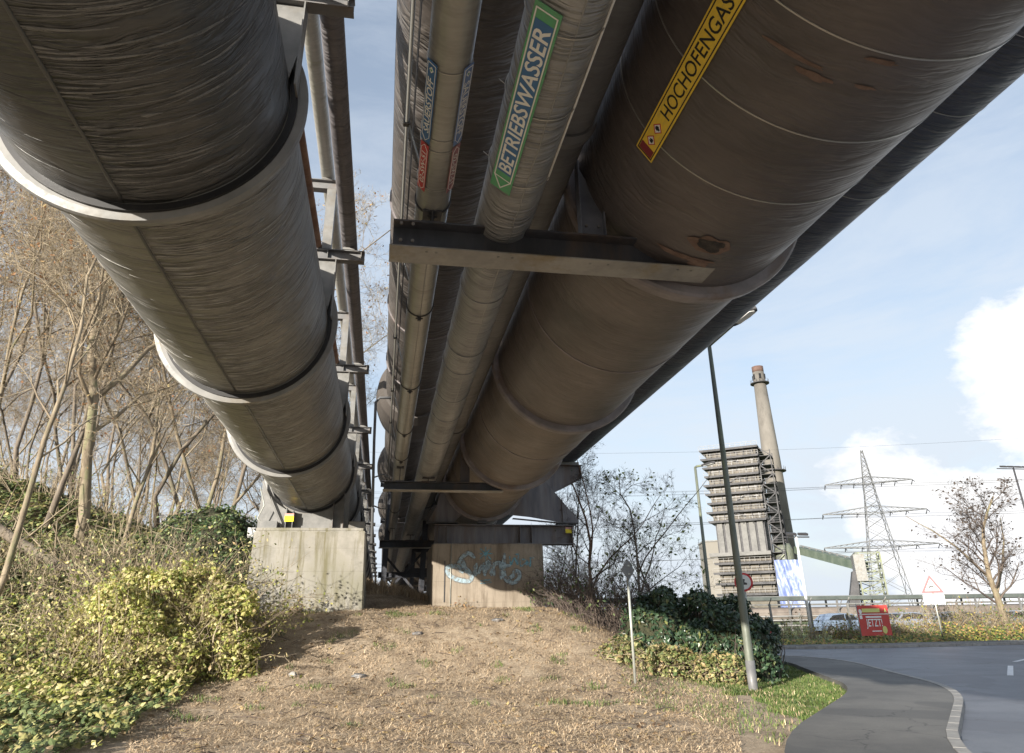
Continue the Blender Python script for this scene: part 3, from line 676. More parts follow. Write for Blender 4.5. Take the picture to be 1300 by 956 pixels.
def red_sign(deg,tw,board,label,line):
    org,ex,ey,ez=pipe_frame(SC,SR+.012,5.62,deg,tw); l=.72; h=.105
    T=sign_thing('pipe_sign',label,org)
    plate(rect(-l/2,-h/2,l/2,h/2),Z0,ex,ey,ez,.004,.005,board,T,'board')
    ar=[(-(l/2-.012),0),(-(l/2-.075),-h/2+.012),((l/2-.075),-h/2+.012),((l/2-.012),0),((l/2-.075),h/2-.012),(-(l/2-.075),h/2-.012)]
    mb=MB(); outline(mb,ar,.005,Z0,ex,ey,ez,.008); mb.build('arrow_outline',line,T)
    letters('02-SW-51',.47,.056,Z0,ex,ey,ez,.008,line,T,bold=.014)
red_sign(-137,-1,m_plred,'dark red 02-SW-51 plate on the left side of the slim oxygen pipe',m_white)
red_sign(-40,1,m_fred,'faded pink 02-SW-51 plate on the right side of the slim oxygen pipe',m_white)
for s in (4.32,5.16,5.32,5.93): ring_strap(S,SR+.006,s,m_wire,.004)

# ------------------------------------------------------------------ support frames of the left group
def frame_thing(s,label):
    T=thing('support_portal',label,'support frame',PF(0,s,0),ROT,'steel frames carrying the slim pipes of the left group')
    mb=MB(); mb.ibeam((-3.6,0,6.165),(-.60,0,6.165),.15,.20,.015,.012); mb.build('lower_beam',m_beam,T)
    mb=MB(); mb.ibeam((-3.3,0,7.62),(-1.14,0,7.62),.15,.20,.015,.012); mb.build('upper_beam',m_beam,T)
    mb=MB(); mb.prism([(-1.50,5.02),(-1.20,4.92),(-1.10,5.45),(-1.10,6.06),(-1.38,6.06)],(0,0,0),(1,0,0),(0,0,1),(0,1,0),.02)
    mb.box((-1.085,0,5.5),(.016,.2,1.1)); mb.build('lower_strut',m_lsteel,T)
    mb=MB(); mb.bar((-1.27,0,6.27),(-1.27,0,7.515),.16,.16,(0,1,0)); mb.build('upper_strut',m_lsteel,T)
    mb=MB(); mb.bar((-3.4,0,6.0),(-2.2,0,7.5),.09,.09); mb.build('brace',m_beam,T)
    for x in (-1.24,-.66):
        mb=MB(); mb.box((x,-.040,6.165),(.012,.066,.166)); mb.build('stiffener',m_lsteel,T)
    for x,u,r in ((-.885,6.272,.137),(-1.43,6.268,.075)):
        mb=MB(); mb.box((x,0,u+.02),(r*1.5,.17,.04)); mb.build('shoe',m_lsteel,T)
    mb=MB(); mb.box((-1.373,0,7.737),(.17,.17,.03)); mb.build('shoe',m_lsteel,T)
    return T
fr=[5.66,11.16,17.0,22.9]+[22.9+5.6*k for k in range(1,13)]
ords=['nearest steel frame over the huge black pipe, top left centre','second nearest steel frame carrying the slim pipes','third steel frame from the viewer beside the huge black pipe','fourth steel frame, just above the pale pier','fifth steel frame, right behind the pale pier']
f0=frame_thing(fr[0],ords[0])
for k,s in enumerate(fr[1:],1):
    lab=ords[k] if k<len(ords) else 'small distant steel frame in the tight row behind the pale pier'
    dup(f0,PF(0,s,0),None,lab)
# light struts standing on the ring collars of the black pipe, between frames, carrying the upper beam only
def cap_frame(): pass

m_hang=mix_mat('blue_grey_hanger',(.09,.10,.13),(.16,.17,.20),3,.5,0,bs=.1)
m_flange=mix_mat('bounce_lit_flange_paint',(.20,.195,.19),(.30,.29,.27),3,.5,0,bs=.1,c3=(.2,.16,.10))  # paler than the web: light from the ground painted into the flange
# ------------------------------------------------------------------ beams of the right group
def ibeam_thing(name,label,s,r0,r1,u,h,w,mat,shoes):
    T=thing(name,label,'beam',PF(r0,s,u),ROT,'cross beams hung under the right group')
    mb=MB(); mb.ibeam((0,0,0),(r1-r0,0,0),w,h,.022,.014); mb.build('beam',mat,T,bevel=.003)
    mb=MB(); mb.box(((r1-r0)/2,0,-h/2-.008),(r1-r0+.06,w+.05,.014)); mb.build('bottom_flange',m_flange,T)
    for c,rad in shoes:
        top=c[1]-rad-u; x=c[0]-r0; hh=top-h/2
        if hh<.02: continue
        mb=MB(); mb.box((x,0,h/2+.010),(rad*1.3,.26,.018)); mb.box((x,0,h/2+hh/2+.012),(.016,.24,hh+.03)); mb.box((x,0,h/2+hh-.0),(rad*1.1,.22,.02)); mb.build('shoe',m_dsteel,T)
    return T
BT=ibeam_thing('cross_beam','nearest grey cross beam spanning under the blue, green and yellow signed pipes',6.4,-.07,3.40,3.785,.32,.30,m_dsteel,[(SC,SR),(BC,BR)])
mb=MB(); u0=.16
mb.prism([(-.14,u0),(.14,u0),(.14,u0+.42),(-.14,u0+1.02)],(2.18,0,0),(1,0,0),(0,0,1),(0,1,0),.012)
mb.prism([(-.07,u0),(.07,u0),(.07,u0+1.02),(-.07,u0+1.02)],(2.045,0,0),(0,1,0),(0,0,1),(1,0,0),.014)
mb.prism([(-.07,u0),(.07,u0),(.07,u0+.42),(-.07,u0+.42)],(2.315,0,0),(0,1,0),(0,0,1),(1,0,0),.014); mb.build('hanger',m_hang,BT)
mb=MB(); mb.box((3.30,.02,.27),(.32,.012,.20)); mb.box((3.13,.02,.25),(.012,.2,.16)); mb.build('bracket',m_dsteel,BT)
def bolts(T,pts,r=.018,d=(0,-1,0)):
    for p in pts:
        mb=MB(); q=Vector(p); mb.tube([q,q+Vector(d)*.022],r,6,smooth=False); mb.build('bolt',m_beam,T)
bolts(BT,[(x,-.155,z) for x in (.08,.2) for z in (-.1,.1)]+[(x,-.0,.0) for x in ()])
bolts(BT,[(2.05+dx,-.014,.22+dz) for dx in (.06,.2) for dz in (0,.12)])
bolts(BT,[(x,-.09,-.158) for x in (.35,.45,1.1,1.25,2.1,2.3,3.1,3.25)],.016,(0,0,-1))
BT2=ibeam_thing('cross_beam','second cross beam, short and grey, crossing in front of the graffitied pier pipes',19.0,-.08,3.12,3.60,.22,.26,m_dsteel,[(SC,SR),(BC,BR)])
mb=MB(); mb.box((2.18,0,.60),(.26,.02,.98)); mb.build('hanger',m_dsteel,BT2)
BT3=ibeam_thing('cross_beam','dark cross beam low behind the graffitied pier, ending over the gap',31.4,-.2,3.2,3.45,.3,.3,m_dsteel,[(SC,SR),(BC,BR)])
# steel trestles of the right group behind the pier
def trestle(s,label):
    g=gz(1.0,s); h=1.65-s*math.sin(-SL)
    T=thing('pipe_trestle',label,'trestle',PF(0,s,0),ROT,'steel trestles under the right group')
    zb=(g-1.65)+s*math.sin(-SL)-.2
    for r in (.0,1.7,5.4):
        mb=MB(); mb.ibeam((r,0,zb),(r+(.2 if r<3 else 0),0,6.2 if r<3 else 3.4),.24,.24,.02,.014); mb.build('column',m_dsteel,T)
    mb=MB(); mb.bar((0,0,zb+.3),(1.7,0,3.2),.1,.1); mb.build('brace',m_dsteel,T)
    mb=MB(); mb.bar((1.7,0,zb+.3),(0,0.12,3.2),.1,.1); mb.build('brace',m_dsteel,T)
    mb=MB(); mb.bar((1.7,0,zb+.3),(5.4,0,3.2),.12,.12); mb.build('brace',m_dsteel,T)
    mb=MB(); mb.ibeam((-.3,0,6.35),(2.4,0,6.35),.26,.26); mb.build('saddle_beam',m_dsteel,T)
    mb=MB(); mb.ibeam((-.2,0,2.3),(5.6,0,2.3),.2,.24); mb.build('tie_beam',m_dsteel,T)
    mb=MB(); mb.ibeam((1.4,.3,3.42),(6.9,.3,3.42),.26,.24); mb.build('head_beam',m_dsteel,T)
    return T
trestle(33,'dark steel trestle right behind the graffitied pier in the shaded gap'); trestle(45,'second dark steel trestle deeper in the shaded gap'); trestle(58,'third dark steel trestle, farthest in the shaded gap')
# bent vent pipe crossing the strip of sky
p=[pix_s(x,y,17.5) for x,y in ((499,505),(482,505),(477,511),(475,560),(474,600),(472,690))]
T=thing('vent_pipe','thin bent grey pipe hooking out into the strip of sky','vent pipe',PF(p[0][0],17.5,p[0][1]),ROT)
mb=MB(); mb.tube([(a-p[0][0],0,b-p[0][1]) for a,b in p],.035,8); mb.build('tube',m_graypipe,T)
for (xa,ya),(xb,yb),(xc,yc) in (((475,606),(487,602),(497,610)),((474,642),(484,646),(492,645))):
    p=[pix_s(x,y,21) for x,y in ((xa,ya),(xb,yb),(xc,yc))]
    T=thing('small_hook',"thin bent wire stub %s in the strip of sky"%('above' if ya<620 else 'below'),'bracket',PF(p[2][0],21,p[2][1]),ROT)
    mb=MB(); mb.tube([(a-p[2][0],0,b-p[2][1]) for a,b in p],.022,6); mb.build('tube',m_graypipe,T)

# ------------------------------------------------------------------ piers and their saddles
def wsz(s,u): return PF(0,s,u).z
def pier(name,label,s0,s1,r0,r1,utop,mat,batter,zb):
    y0=PF(0,s0,0).y; y1=PF(0,s1,0).y; zt=wsz(s0,utop)
    T=thing(name,label,'pier',((r0+r1)/2,(y0+y1)/2,zb))
    w=(r1-r0)/2; d=(y1-y0)/2; h=zt-zb; g=-1.0
    bm=bmesh.new(); vs=[]
    nzv=8; 
    b0=w+batter*(h-g)/h*1.0
    A=[bm.verts.new(p) for p in ((-b0,-d,g),(b0,-d,g),(b0,d,g),(-b0,d,g),(-w,-d,h),(w,-d,h),(w,d,h),(-w,d,h))]
    for f in ((3,2,1,0),(4,5,6,7),(0,1,5,4),(1,2,6,5),(2,3,7,6),(3,0,4,7)): bm.faces.new([A[i] for i in f])
    bmesh.ops.bevel(bm,geom=[e for e in bm.edges],offset=.035,segments=2,affect='EDGES')
    me=bpy.data.meshes.new('block'); bm.to_mesh(me); bm.free(); me.materials.append(mat); o=bpy.data.objects.new('block',me); COL.objects.link(o); o.parent=T
    return T,w,d,h
PL,w,d,h=pier('concrete_pier','pale stained concrete pier without graffiti under the huge black pipe',22.0,24.6,-3.78,-.56,2.80,m_pierL,.05,1.95)
mb=MB(); mb.box((-.02,0,h+.045),(w*2-.10,d*2-.16,.09)); mb.build('cap_slab',m_pierL,PL,bevel=.015)
PR,w,d,h=pier('concrete_pier','brown-stained concrete pier with pale blue graffiti under the biggest brown pipe',24.4,27.2,1.62,5.43,2.70,m_pierR,.02,1.75)
mb=MB(); mb.box((0-w+.42,-d-.012,h*.45),(.03,.02,1.3)); mb.build('joint_channel',m_dark,PR)
mb=MB(); mb.tube([(-w+.62,-d-.02,h-.02),(-w+.62,-d-.02,-.2)],.014,6); mb.build('earth_wire',m_galv,PR)
# graffiti strokes sprayed on the front of the right pier
def graf(name,mat,strokes,wd,k0=0):
    mb=MB(); k=k0
    for st in strokes:
        st,ww=(st,wd) if not isinstance(st[0],list) else (st[0],st[1])
        pts=[]
        for q in range(len(st)-1):           # catmull-rom smoothing
            p0=st[max(0,q-1)];p1=st[q];p2=st[q+1];p3=st[min(len(st)-1,q+2)]
            for j in range(6):
                u=j/6; f=lambda a,b,c,d_: .5*((2*b)+(-a+c)*u+(2*a-5*b+4*c-d_)*u*u+(-a+3*b-3*c+d_)*u**3
                                             )
                pts.append((f(p0[0],p1[0],p2[0],p3[0]),f(p0[1],p1[1],p2[1],p3[1])))
        pts.append(st[-1]); k+=1
        P=[]
        for x,y in pts:
            r,u=pix_s(470+x/4.815,640+y/4.815,24.37); P.append(Vector((r-(1.62+5.43)/2,0,wsz(24.37,u)-1.75)))
        off=-d-.0030-.0009*k
        vs=[];n=len(P)
        for i,p in enumerate(P):
            t_=(P[min(i+1,n-1)]-P[max(0,i-1)]).normalized(); nn=Vector((-t_.z,0,t_.x)); e=ww/2*(.45+.55*min(1,min(i,n-1-i)/3))
            vs+= [p+nn*e+Vector((0,off,0)),p-nn*e+Vector((0,off,0))]
        mb.add(vs,[(2*i,2*i+1,2*i+3,2*i+2) for i in range(n-1)])
    return mb.build(name,mat,PR,recalc=False)
def spray(name,c,a):
    m,t_,b=nt(name); b.inputs['Base Color'].default_value=(*c,1); b.inputs['Roughness'].default_value=.7
    v=coords(t_,'Object'); f=nz(t_,v,7,6,.7); tr=t_.nodes.new('ShaderNodeBsdfTransparent'); mx=t_.nodes.new('ShaderNodeMixShader')
    k=ramp(t_,f,[(.35,0.),(.62,a)]); t_.links.new(k,mx.inputs[0]); t_.links.new(tr.outputs[0],mx.inputs[1]); t_.links.new(b.outputs[0],mx.inputs[2]); t_.links.new(mx.outputs[0],t_.nodes['Material Output'].inputs[0]); return m
m_gw=spray('pale_spray_paint',(.42,.56,.64),.85); m_gb=spray('blue_spray_paint',(.16,.42,.54),1.); m_gd=spray('grey_spray_outline',(.13,.16,.18),.5)
body=[[(640,330),(600,300),(560,330),(545,370),(590,400),(620,440),(600,470),(530,460),(480,430),(470,390),(520,380),(570,420)],
 [(560,330),(575,380),(590,420)],[(650,360),(640,410),(650,440)],[(660,430),(690,370),(700,440)],[(700,440),(720,350),(740,440)],[(760,440),(750,380),(790,360),(800,400),(800,460)],[(820,300),(815,400),(830,460),(870,480),(905,460),(910,420),(885,410),(870,440),(830,460)],[(790,380),(860,375)]]
graf('graffiti_outline',m_gd,body,.20); graf('graffiti_fill',m_gw,body,.13,10)
TAGS=([[(670,270),(740,340)],[(740,270),(670,335)],[(705,262),(705,345)],[(665,305),(750,303)]],[[(850,310),(860,370),(880,330),(900,370),(905,310)],[(880,310),(910,305)],[(920,340),(915,375),(940,372),(945,342),(920,340)],[(955,380),(958,345),(975,380),(978,330)],[(970,330),(1005,325)]],[[(672,470),(740,462)],[(672,485),(740,478)]])
for k_,tg in enumerate(TAGS): graf('graffiti_tag',m_gb,tg,.055,20+8*k_)
mb=MB(); 
r,u=pix_s(548,758,24.3)
# left saddle
def pl(poly,s,th,name,mat,par,lc):  # plate in the cross-section plane
    mb=MB(); mb.prism([(a-lc[0],b-lc[1]) for a,b in poly],(0,s,0),(1,0,0),(0,0,1),(0,1,0),th); return mb.build(name,mat,par)
T=thing('welded_saddle','light grey welded saddle between the pale pier and the huge black pipe','pipe support',PF(LC[0],23.0,2.9),ROT)
lc=(LC[0],2.9)
ub=2.895
arc=lambda c,rad,a0,a1,n=14:[(c[0]+rad*math.cos(R_(a0+(a1-a0)*i/n)),c[1]+rad*math.sin(R_(a0+(a1-a0)*i/n))) for i in range(n+1)]
pl([(-3.15,ub),(-1.15,ub)]+arc(LC,LR+.16,-28,-152),-.05,.03,'web_plate',m_lsteel,T,lc)
pl([(-3.9,ub+.02),(-3.0,ub+.02),(-3.0,3.4)]+arc(LC,LR+.16,-128,-165,6),.02,.022,'side_gusset',m_lsteel,T,lc)
for x in (-3.02,-2.82,-1.62,-1.30):
    hgt=(LC[1]-math.sqrt((LR+.13)**2-(x-LC[0])**2))-ub
    mb=MB(); mb.box((x-lc[0],-.19,hgt/2),(.022,.26,hgt)); mb.build('rib',m_beam,T)
mb=MB(); mb.box((0,.0,.012),(2.9,1.1,.024)); mb.build('base_plate',m_beam,T)
for x in (-3.48,-.86):
    mb=MB(); mb.box((x-lc[0],-.30,.13),(.5,.45,.24)); mb.build('guide_block',m_pierL if False else m_lsteel,T,bevel=.01)
mb=MB(); mb.tube([(-3.88-lc[0],-.3,1.3),(-3.70-lc[0],-.3,.75),(-3.86-lc[0],-.3,.35),(-3.5-lc[0],-.3,.02)],.02,6); mb.build('handrail',m_galv,T)
mb=MB(); mb.bar((-3.85-lc[0],-.2,1.5),(-3.12-lc[0],-.2,.05),.05,.05); mb.build('brace',m_lsteel,T)
def yellow_plate(label,r,s,u,w=.24):
    T=thing('warning_plate',label,'sign',PF(r,s,u),ROT)
    mb=MB(); mb.box((0,0,0),(w,.006,w*.62)); mb.build('yellow_field',m_yel2,T)
    mb=MB(); mb.box((0,0,w*.46),(w,.006,w*.28)); mb.build('red_field',m_pink,T)
yellow_plate('small yellow and pink plate on the light grey saddle over the pale pier',-2.92,22.66,3.24,.27)
# right girder, gussets and arm
T=thing('transfer_girder','dark steel girder lying on the graffitied pier, sticking out to the right','girder',PF(1.7,24.9,3.05),ROT)
mb=MB(); mb.ibeam((0,0,0),(4.95,0,0),.5,.66,.03,.02); mb.build('beam',m_gusset,T,bevel=.004)
for x in (.10,.42,3.0,3.42,4.90):
    for sg in (-1,1):
        mb=MB(); mb.box((x,sg*.125,0),(.016,.22,.596)); mb.build('stiffener',m_gusset,T)
bolts(T,[(x,-.26,z) for x in () for z in ()]+[(x+dx,-.18,-.30+.0) for x in (.26,3.2) for dx in (-.25,-.12,.12,.25)]+[(4.70,-.012,z) for z in (-.2,-.07,.07,.2)],.022)
for x in (.26,3.2):
    mb=MB(); mb.box((x,-.02,-.345),(.7,.6,.028)); mb.build('bearing_plate',m_dark,T)
yellow_plate('small yellow and pink plate on the right end of the dark girder',6.44,24.62,3.16,.22)
GT=thing('gusset_cradle','violet-grey triangular gusset cradle holding the biggest brown pipe on the girder','pipe support',PF(HC[0],24.75,3.40),ROT)
lc=(HC[0],3.40)
right=arc(HC,HR+.11,-58,-4,10)
pl([(5.05,3.66)]+[p for p in right]+[(5.56,4.88),(6.78,3.46),(6.3,3.46)],0,.024,'gusset_plate',m_gusset,GT,lc)
mb=MB(); mb.bar((5.58-lc[0],0,4.90-lc[1]),(6.80-lc[0],0,3.46-lc[1]),.22,.022,(0,1,0)); mb.bar((4.45-lc[0],0,3.60-lc[1]),(6.3-lc[0],0,3.445-lc[1]),.022,.22,(0,1,0)); mb.build('edge_flange',m_gusset,GT)
mb=MB(); mb.box((6.42-lc[0],0,.035),(.75,.36,.03)); mb.build('foot_plate',m_dark,GT)
mb=MB(); mb.box((6.27-lc[0],-.05,.50),(.016,.09,.86)); mb.build('rib',m_gusset,GT)
left=[(2*HC[0]-x,y) for x,y in right]
pl([(2.35,3.47),(1.45,3.47)]+[(1.75,4.0)]+[p for p in reversed(left)],0,.024,'gusset_plate',m_gusset,GT,lc)
mb=MB(); mb.bar((1.42-lc[0],0,.08),(1.78-lc[0],0,.62),.22,.022,(0,1,0)); mb.box((1.95-lc[0],0,.035),(1.1,.4,.03)); mb.build('foot_plate',m_dark,GT)
mb=MB(); mb.box((HC[0]-.1-lc[0],0,.06),(.3,.3,.1)); mb.build('foot_plate',m_dark,GT)
AT=thing('bracket_arm','violet-grey plated bracket arm reaching right from the biggest pipe, carrying the dark outer pipe','bracket',PF(5.4,24.9,5.0),ROT)
lc=(5.4,5.0)
pl([(4.62,5.55),(7.05,5.55),(7.05,5.08),(5.86,4.50),(5.0,4.5),(4.7,5.0)],0,.026,'web_plate',m_gusset,AT,lc)
mb=MB(); mb.box((.6,0,.56),(2.2,.4,.022)); mb.bar((.46,0,-.505),(1.65,0,.07),.022,.3,(0,1,0)); mb.box((1.66,0,.32),(.022,.3,.48)); mb.build('edge_flange',m_gusset,AT)
mb=MB(); mb.box((1.14,0,.63),(.9,.3,.10)); mb.build('shoe',m_lsteel,AT)
# ------------------------------------------------------------------ street furniture
def lamp(label,base,top,arm_dir,arm_len,rise,r0,r1,mat,head=True,basecol=None,group=None):
    b=Vector(base); T=thing('street_lamp',label,'street lamp',b,(0,0,0),group)
    h=top; mb=MB(); mb.tube([(0,0,-.3),(0,0,.0),(0,0,1.0),(0,0,1.05),(0,0,h)],[r0*1.12,r0*1.12,r0*1.05,r0,r1],14); mb.build('post',mat,T)
    if basecol: mb=MB(); mb.tube([(0,0,-.3),(0,0,basecol)],r0*1.16,14); mb.build('base_sleeve',m_beam,T)
    ad=Vector(arm_dir).normalized(); e=Vector((0,0,h))+ad*arm_len+Vector((0,0,rise))
    mb=MB(); mb.tube([(0,0,h-.12),(0,0,h+.02),tuple(Vector((0,0,h+.05))+ad*.1),tuple(e)],[r1,r1,r1*.9,r1*.8],8); mb.build('arm',mat,T)
    mb=MB(); q=(ad+Vector((0,0,rise/max(arm_len,.1)*.6))).normalized(); sd_=ad.cross(Vector((0,0,1))).normalized(); upn=sd_.cross(q)
    mb.prism([(-.12,-.05),(.0,-.10),(.35,-.14),(.66,-.11),(.74,0),(.66,.11),(.35,.14),(0,.10),(-.12,.05)],e,q,sd_,upn,.085)
    mb.build('lamp_head',m_dark,T,bevel=.012)
    mb=MB(); mb.prism([(.05,-.08),(.60,-.09),(.66,0),(.60,.09),(.05,.08)],e-upn*.052,q,sd_,upn,.02); mb.build('lamp_glass',m_white,T)
    return T
b=pix_D(955,864,17.3); t1=pix_D(900,440,17.3)
hd=pix_D(948,400,16.2)
ad=Vector((hd.x-t1.x,hd.y-t1.y,0)); z0=gz(b.x,b.y)
lamp('tall grey-green street lamp in front of the ivy hedge, nearest of the lamps',(b.x,b.y,z0),t1.z-z0,ad,ad.length*.72,(hd.z-t1.z)*.9,.088,.05,m_lamp,basecol=.62)
b=pix_D(899,740,34); t1=pix_D(882,594,34); hd=pix_D(905,600,33.2); ad=Vector((hd.x-t1.x,hd.y-t1.y,0))
lamp('thin greenish street lamp between the tangled tree and the scaffolded tower',(b.x,b.y,0),t1.z,ad,ad.length*.5,.02,.09,.06,m_lamp)
def twin_lamp(label,base,h,r,heads,mat=m_white,tilt=(0,0)):
    T=thing('floodlight_mast',label,'lamp mast',base)
    mb=MB(); mb.tube([(0,0,-.2),(tilt[0],tilt[1],h)],[r,r*.6],10); mb.build('post',mat,T)
    mb=MB(); mb.bar((-heads*.42+tilt[0],tilt[1],h-.08),(heads*.42+tilt[0],tilt[1],h-.08),.07,.07); mb.build('crossbar',m_dark,T)
    for k in range(heads):
        x=(k-(heads-1)/2)*.75+tilt[0]; mb=MB(); mb.prism([(-.3,-.09),(.3,-.13),(.3,.13),(-.3,.09)],(x,tilt[1]-.12,h+.08),(1,0,0),(0,.94,.34),(0,-.34,.94),.14); mb.build('floodlight',m_dark,T,bevel=.02)
b=pix_D(1031,808,46); t1=pix_D(1012,680,46)
twin_lamp('slim white mast with dark twin heads beside the blue tarpaulin',(b.x,b.y,gz(b.x,b.y)),t1.z,.10,2)
b=pix_D(1336,770,75); t1=pix_D(1306,592,75)
twin_lamp('dark floodlight cluster high at the right edge above the round leafless tree',(b.x,b.y,0),t1.z,.12,4,m_dark)
# signpost seen from behind
b=pix_D(807,872,16.9); t1=pix_D(796,712,16.9); z0=gz(b.x,b.y)
T=thing('sign_post','white-grey post with a dark diamond sign seen from behind, on the dry slope','road sign',(b.x,b.y,z0))
mb=MB(); mb.tube([(0,0,-.3),(0,0,t1.z-z0+.02)],.030,12); mb.build('post',m_galv,T)
mb=MB(); e=Vector((.86,.50,0)); hC=t1.z-z0-.20; q=.235
mb.prism([(-q,0),(0,-q),(q,0),(0,q)],(-.0,-.045,hC),e,(0,0,1),e.cross(Vector((0,0,1))),.012); mb.build('sign_panel',m_beam,T,bevel=.002)
for dz in (-.09,.09):
    mb=MB(); mb.box((0,-.02,hC+dz),(.10,.07,.03)); mb.build('clamp',m_galv,T)
# round red-rimmed sign
def disc(mb,c,r,ey_,th,n=32,y=0): mb.prism([(r*math.cos(2*math.pi*k/n),r*math.sin(2*math.pi*k/n)) for k in range(n)],c,ey_[0],ey_[1],ey_[2],th)
b=pix_D(952,800,25.0); c=pix_D(949,739,25.0)
T=thing('round_sign','round white sign with red rim half hidden behind the near lamp post','road sign',(b.x,b.y,0))
yaw=math.atan2(c.x,c.y); F3=(Vector((math.cos(yaw),-math.sin(yaw),0)),Vector((0,0,1)),Vector((-math.sin(yaw),-math.cos(yaw),0)))
cc=Vector((0,0,c.z))
mb=MB(); mb.tube([(0,0,-.2),(0,0,c.z+.3)],.035,10); mb.build('post',m_galv,T)
mb=MB(); disc(mb,cc+F3[2]*.06,.29,F3,.012); mb.build('red_rim',m_red,T)
mb=MB(); disc(mb,cc+F3[2]*.072,.225,F3,.006); mb.build('white_face',m_white,T)
mb=MB(); mb.prism([(-.11,-.08),(-.05,.02),(.0,.10),(.05,.08),(.02,.0),(.10,-.03),(.10,-.08)],cc+F3[2]*.078,*F3,.004); mb.build('pictogram',m_dark,T)
# chevron board on legs at the kerb
b=pix_D(976,832,28.0); c=pix_D(972,800,28.0); Fy=F3
z0=gz(b.x,b.y)
T=thing('chevron_board','low red and white marker board on thin legs beside the ivy hedge','road sign',(b.x,b.y,z0))
yaw=math.atan2(c.x,c.y); F4=(Vector((math.cos(yaw),-math.sin(yaw),0)),Vector((0,0,1)),Vector((-math.sin(yaw),-math.cos(yaw),0)))
hb_=c.z-z0
mb=MB(); mb.prism(rect(-.62,-.17,.42,.17),F4[1]*hb_,*F4,.02); mb.build('panel',m_white,T)
mb=MB()
for x in (-.45,-.12,.24): mb.prism([(x-.07,-.15),(x+.07,-.15),(x+.02,0),(x+.07,.15),(x-.07,.15),(x-.12,0)],F4[1]*hb_+F4[2]*.012,*F4,.004)
mb.build('red_chevrons',m_red,T)
for x in (-.6,.40):
    mb=MB(); mb.tube([F4[0]*x+Vector((0,0,-.2)),F4[0]*x+Vector((0,0,hb_+.2))],.022,8); mb.build('leg',m_galv,T)
# triangular warning sign
b=pix_D(1198,814,46); c=pix_D(1184,745,46)
yaw=math.atan2(c.x,c.y); F5=(Vector((math.cos(yaw),-math.sin(yaw),0)),Vector((0,0,1)),Vector((-math.sin(yaw),-math.cos(yaw),0)))
T=thing('warning_sign','triangular red-rimmed warning sign with a white plate below, across the road','road sign',(b.x,b.y,.1))
mb=MB(); mb.tube([(0,0,-.2),(0,0,c.z+.3)],.04,10); mb.build('post',m_galv,T)
cz=c.z-.1; tri=lambda s: [(-s,-s*.577),(s,-s*.577),(0,s*1.155)]
mb=MB(); mb.prism(tri(.53),F5[1]*cz+F5[2]*.06,*F5,.012); mb.build('red_rim',m_red,T)
mb=MB(); mb.prism(tri(.36),F5[1]*cz+F5[2]*.072,*F5,.006); mb.build('white_face',m_white,T)
mb=MB(); mb.prism([(-.14,-.06),(-.12,.03),(-.02,.07),(.10,.04),(.14,-.04),(.06,-.06),(.04,-.02),(-.04,-.01),(-.06,-.07)],F5[1]*cz+F5[2]*.078,*F5,.004); mb.prism(rect(-.12,-.14,.12,-.115),F5[1]*cz+F5[2]*.078,*F5,.004); mb.build('pictogram',m_black,T)
mb=MB(); mb.prism(rect(-.50,-.27,.50,.20),F5[1]*(cz-.60)+F5[2]*.06,*F5,.012); mb.build('white_plate',m_white,T)

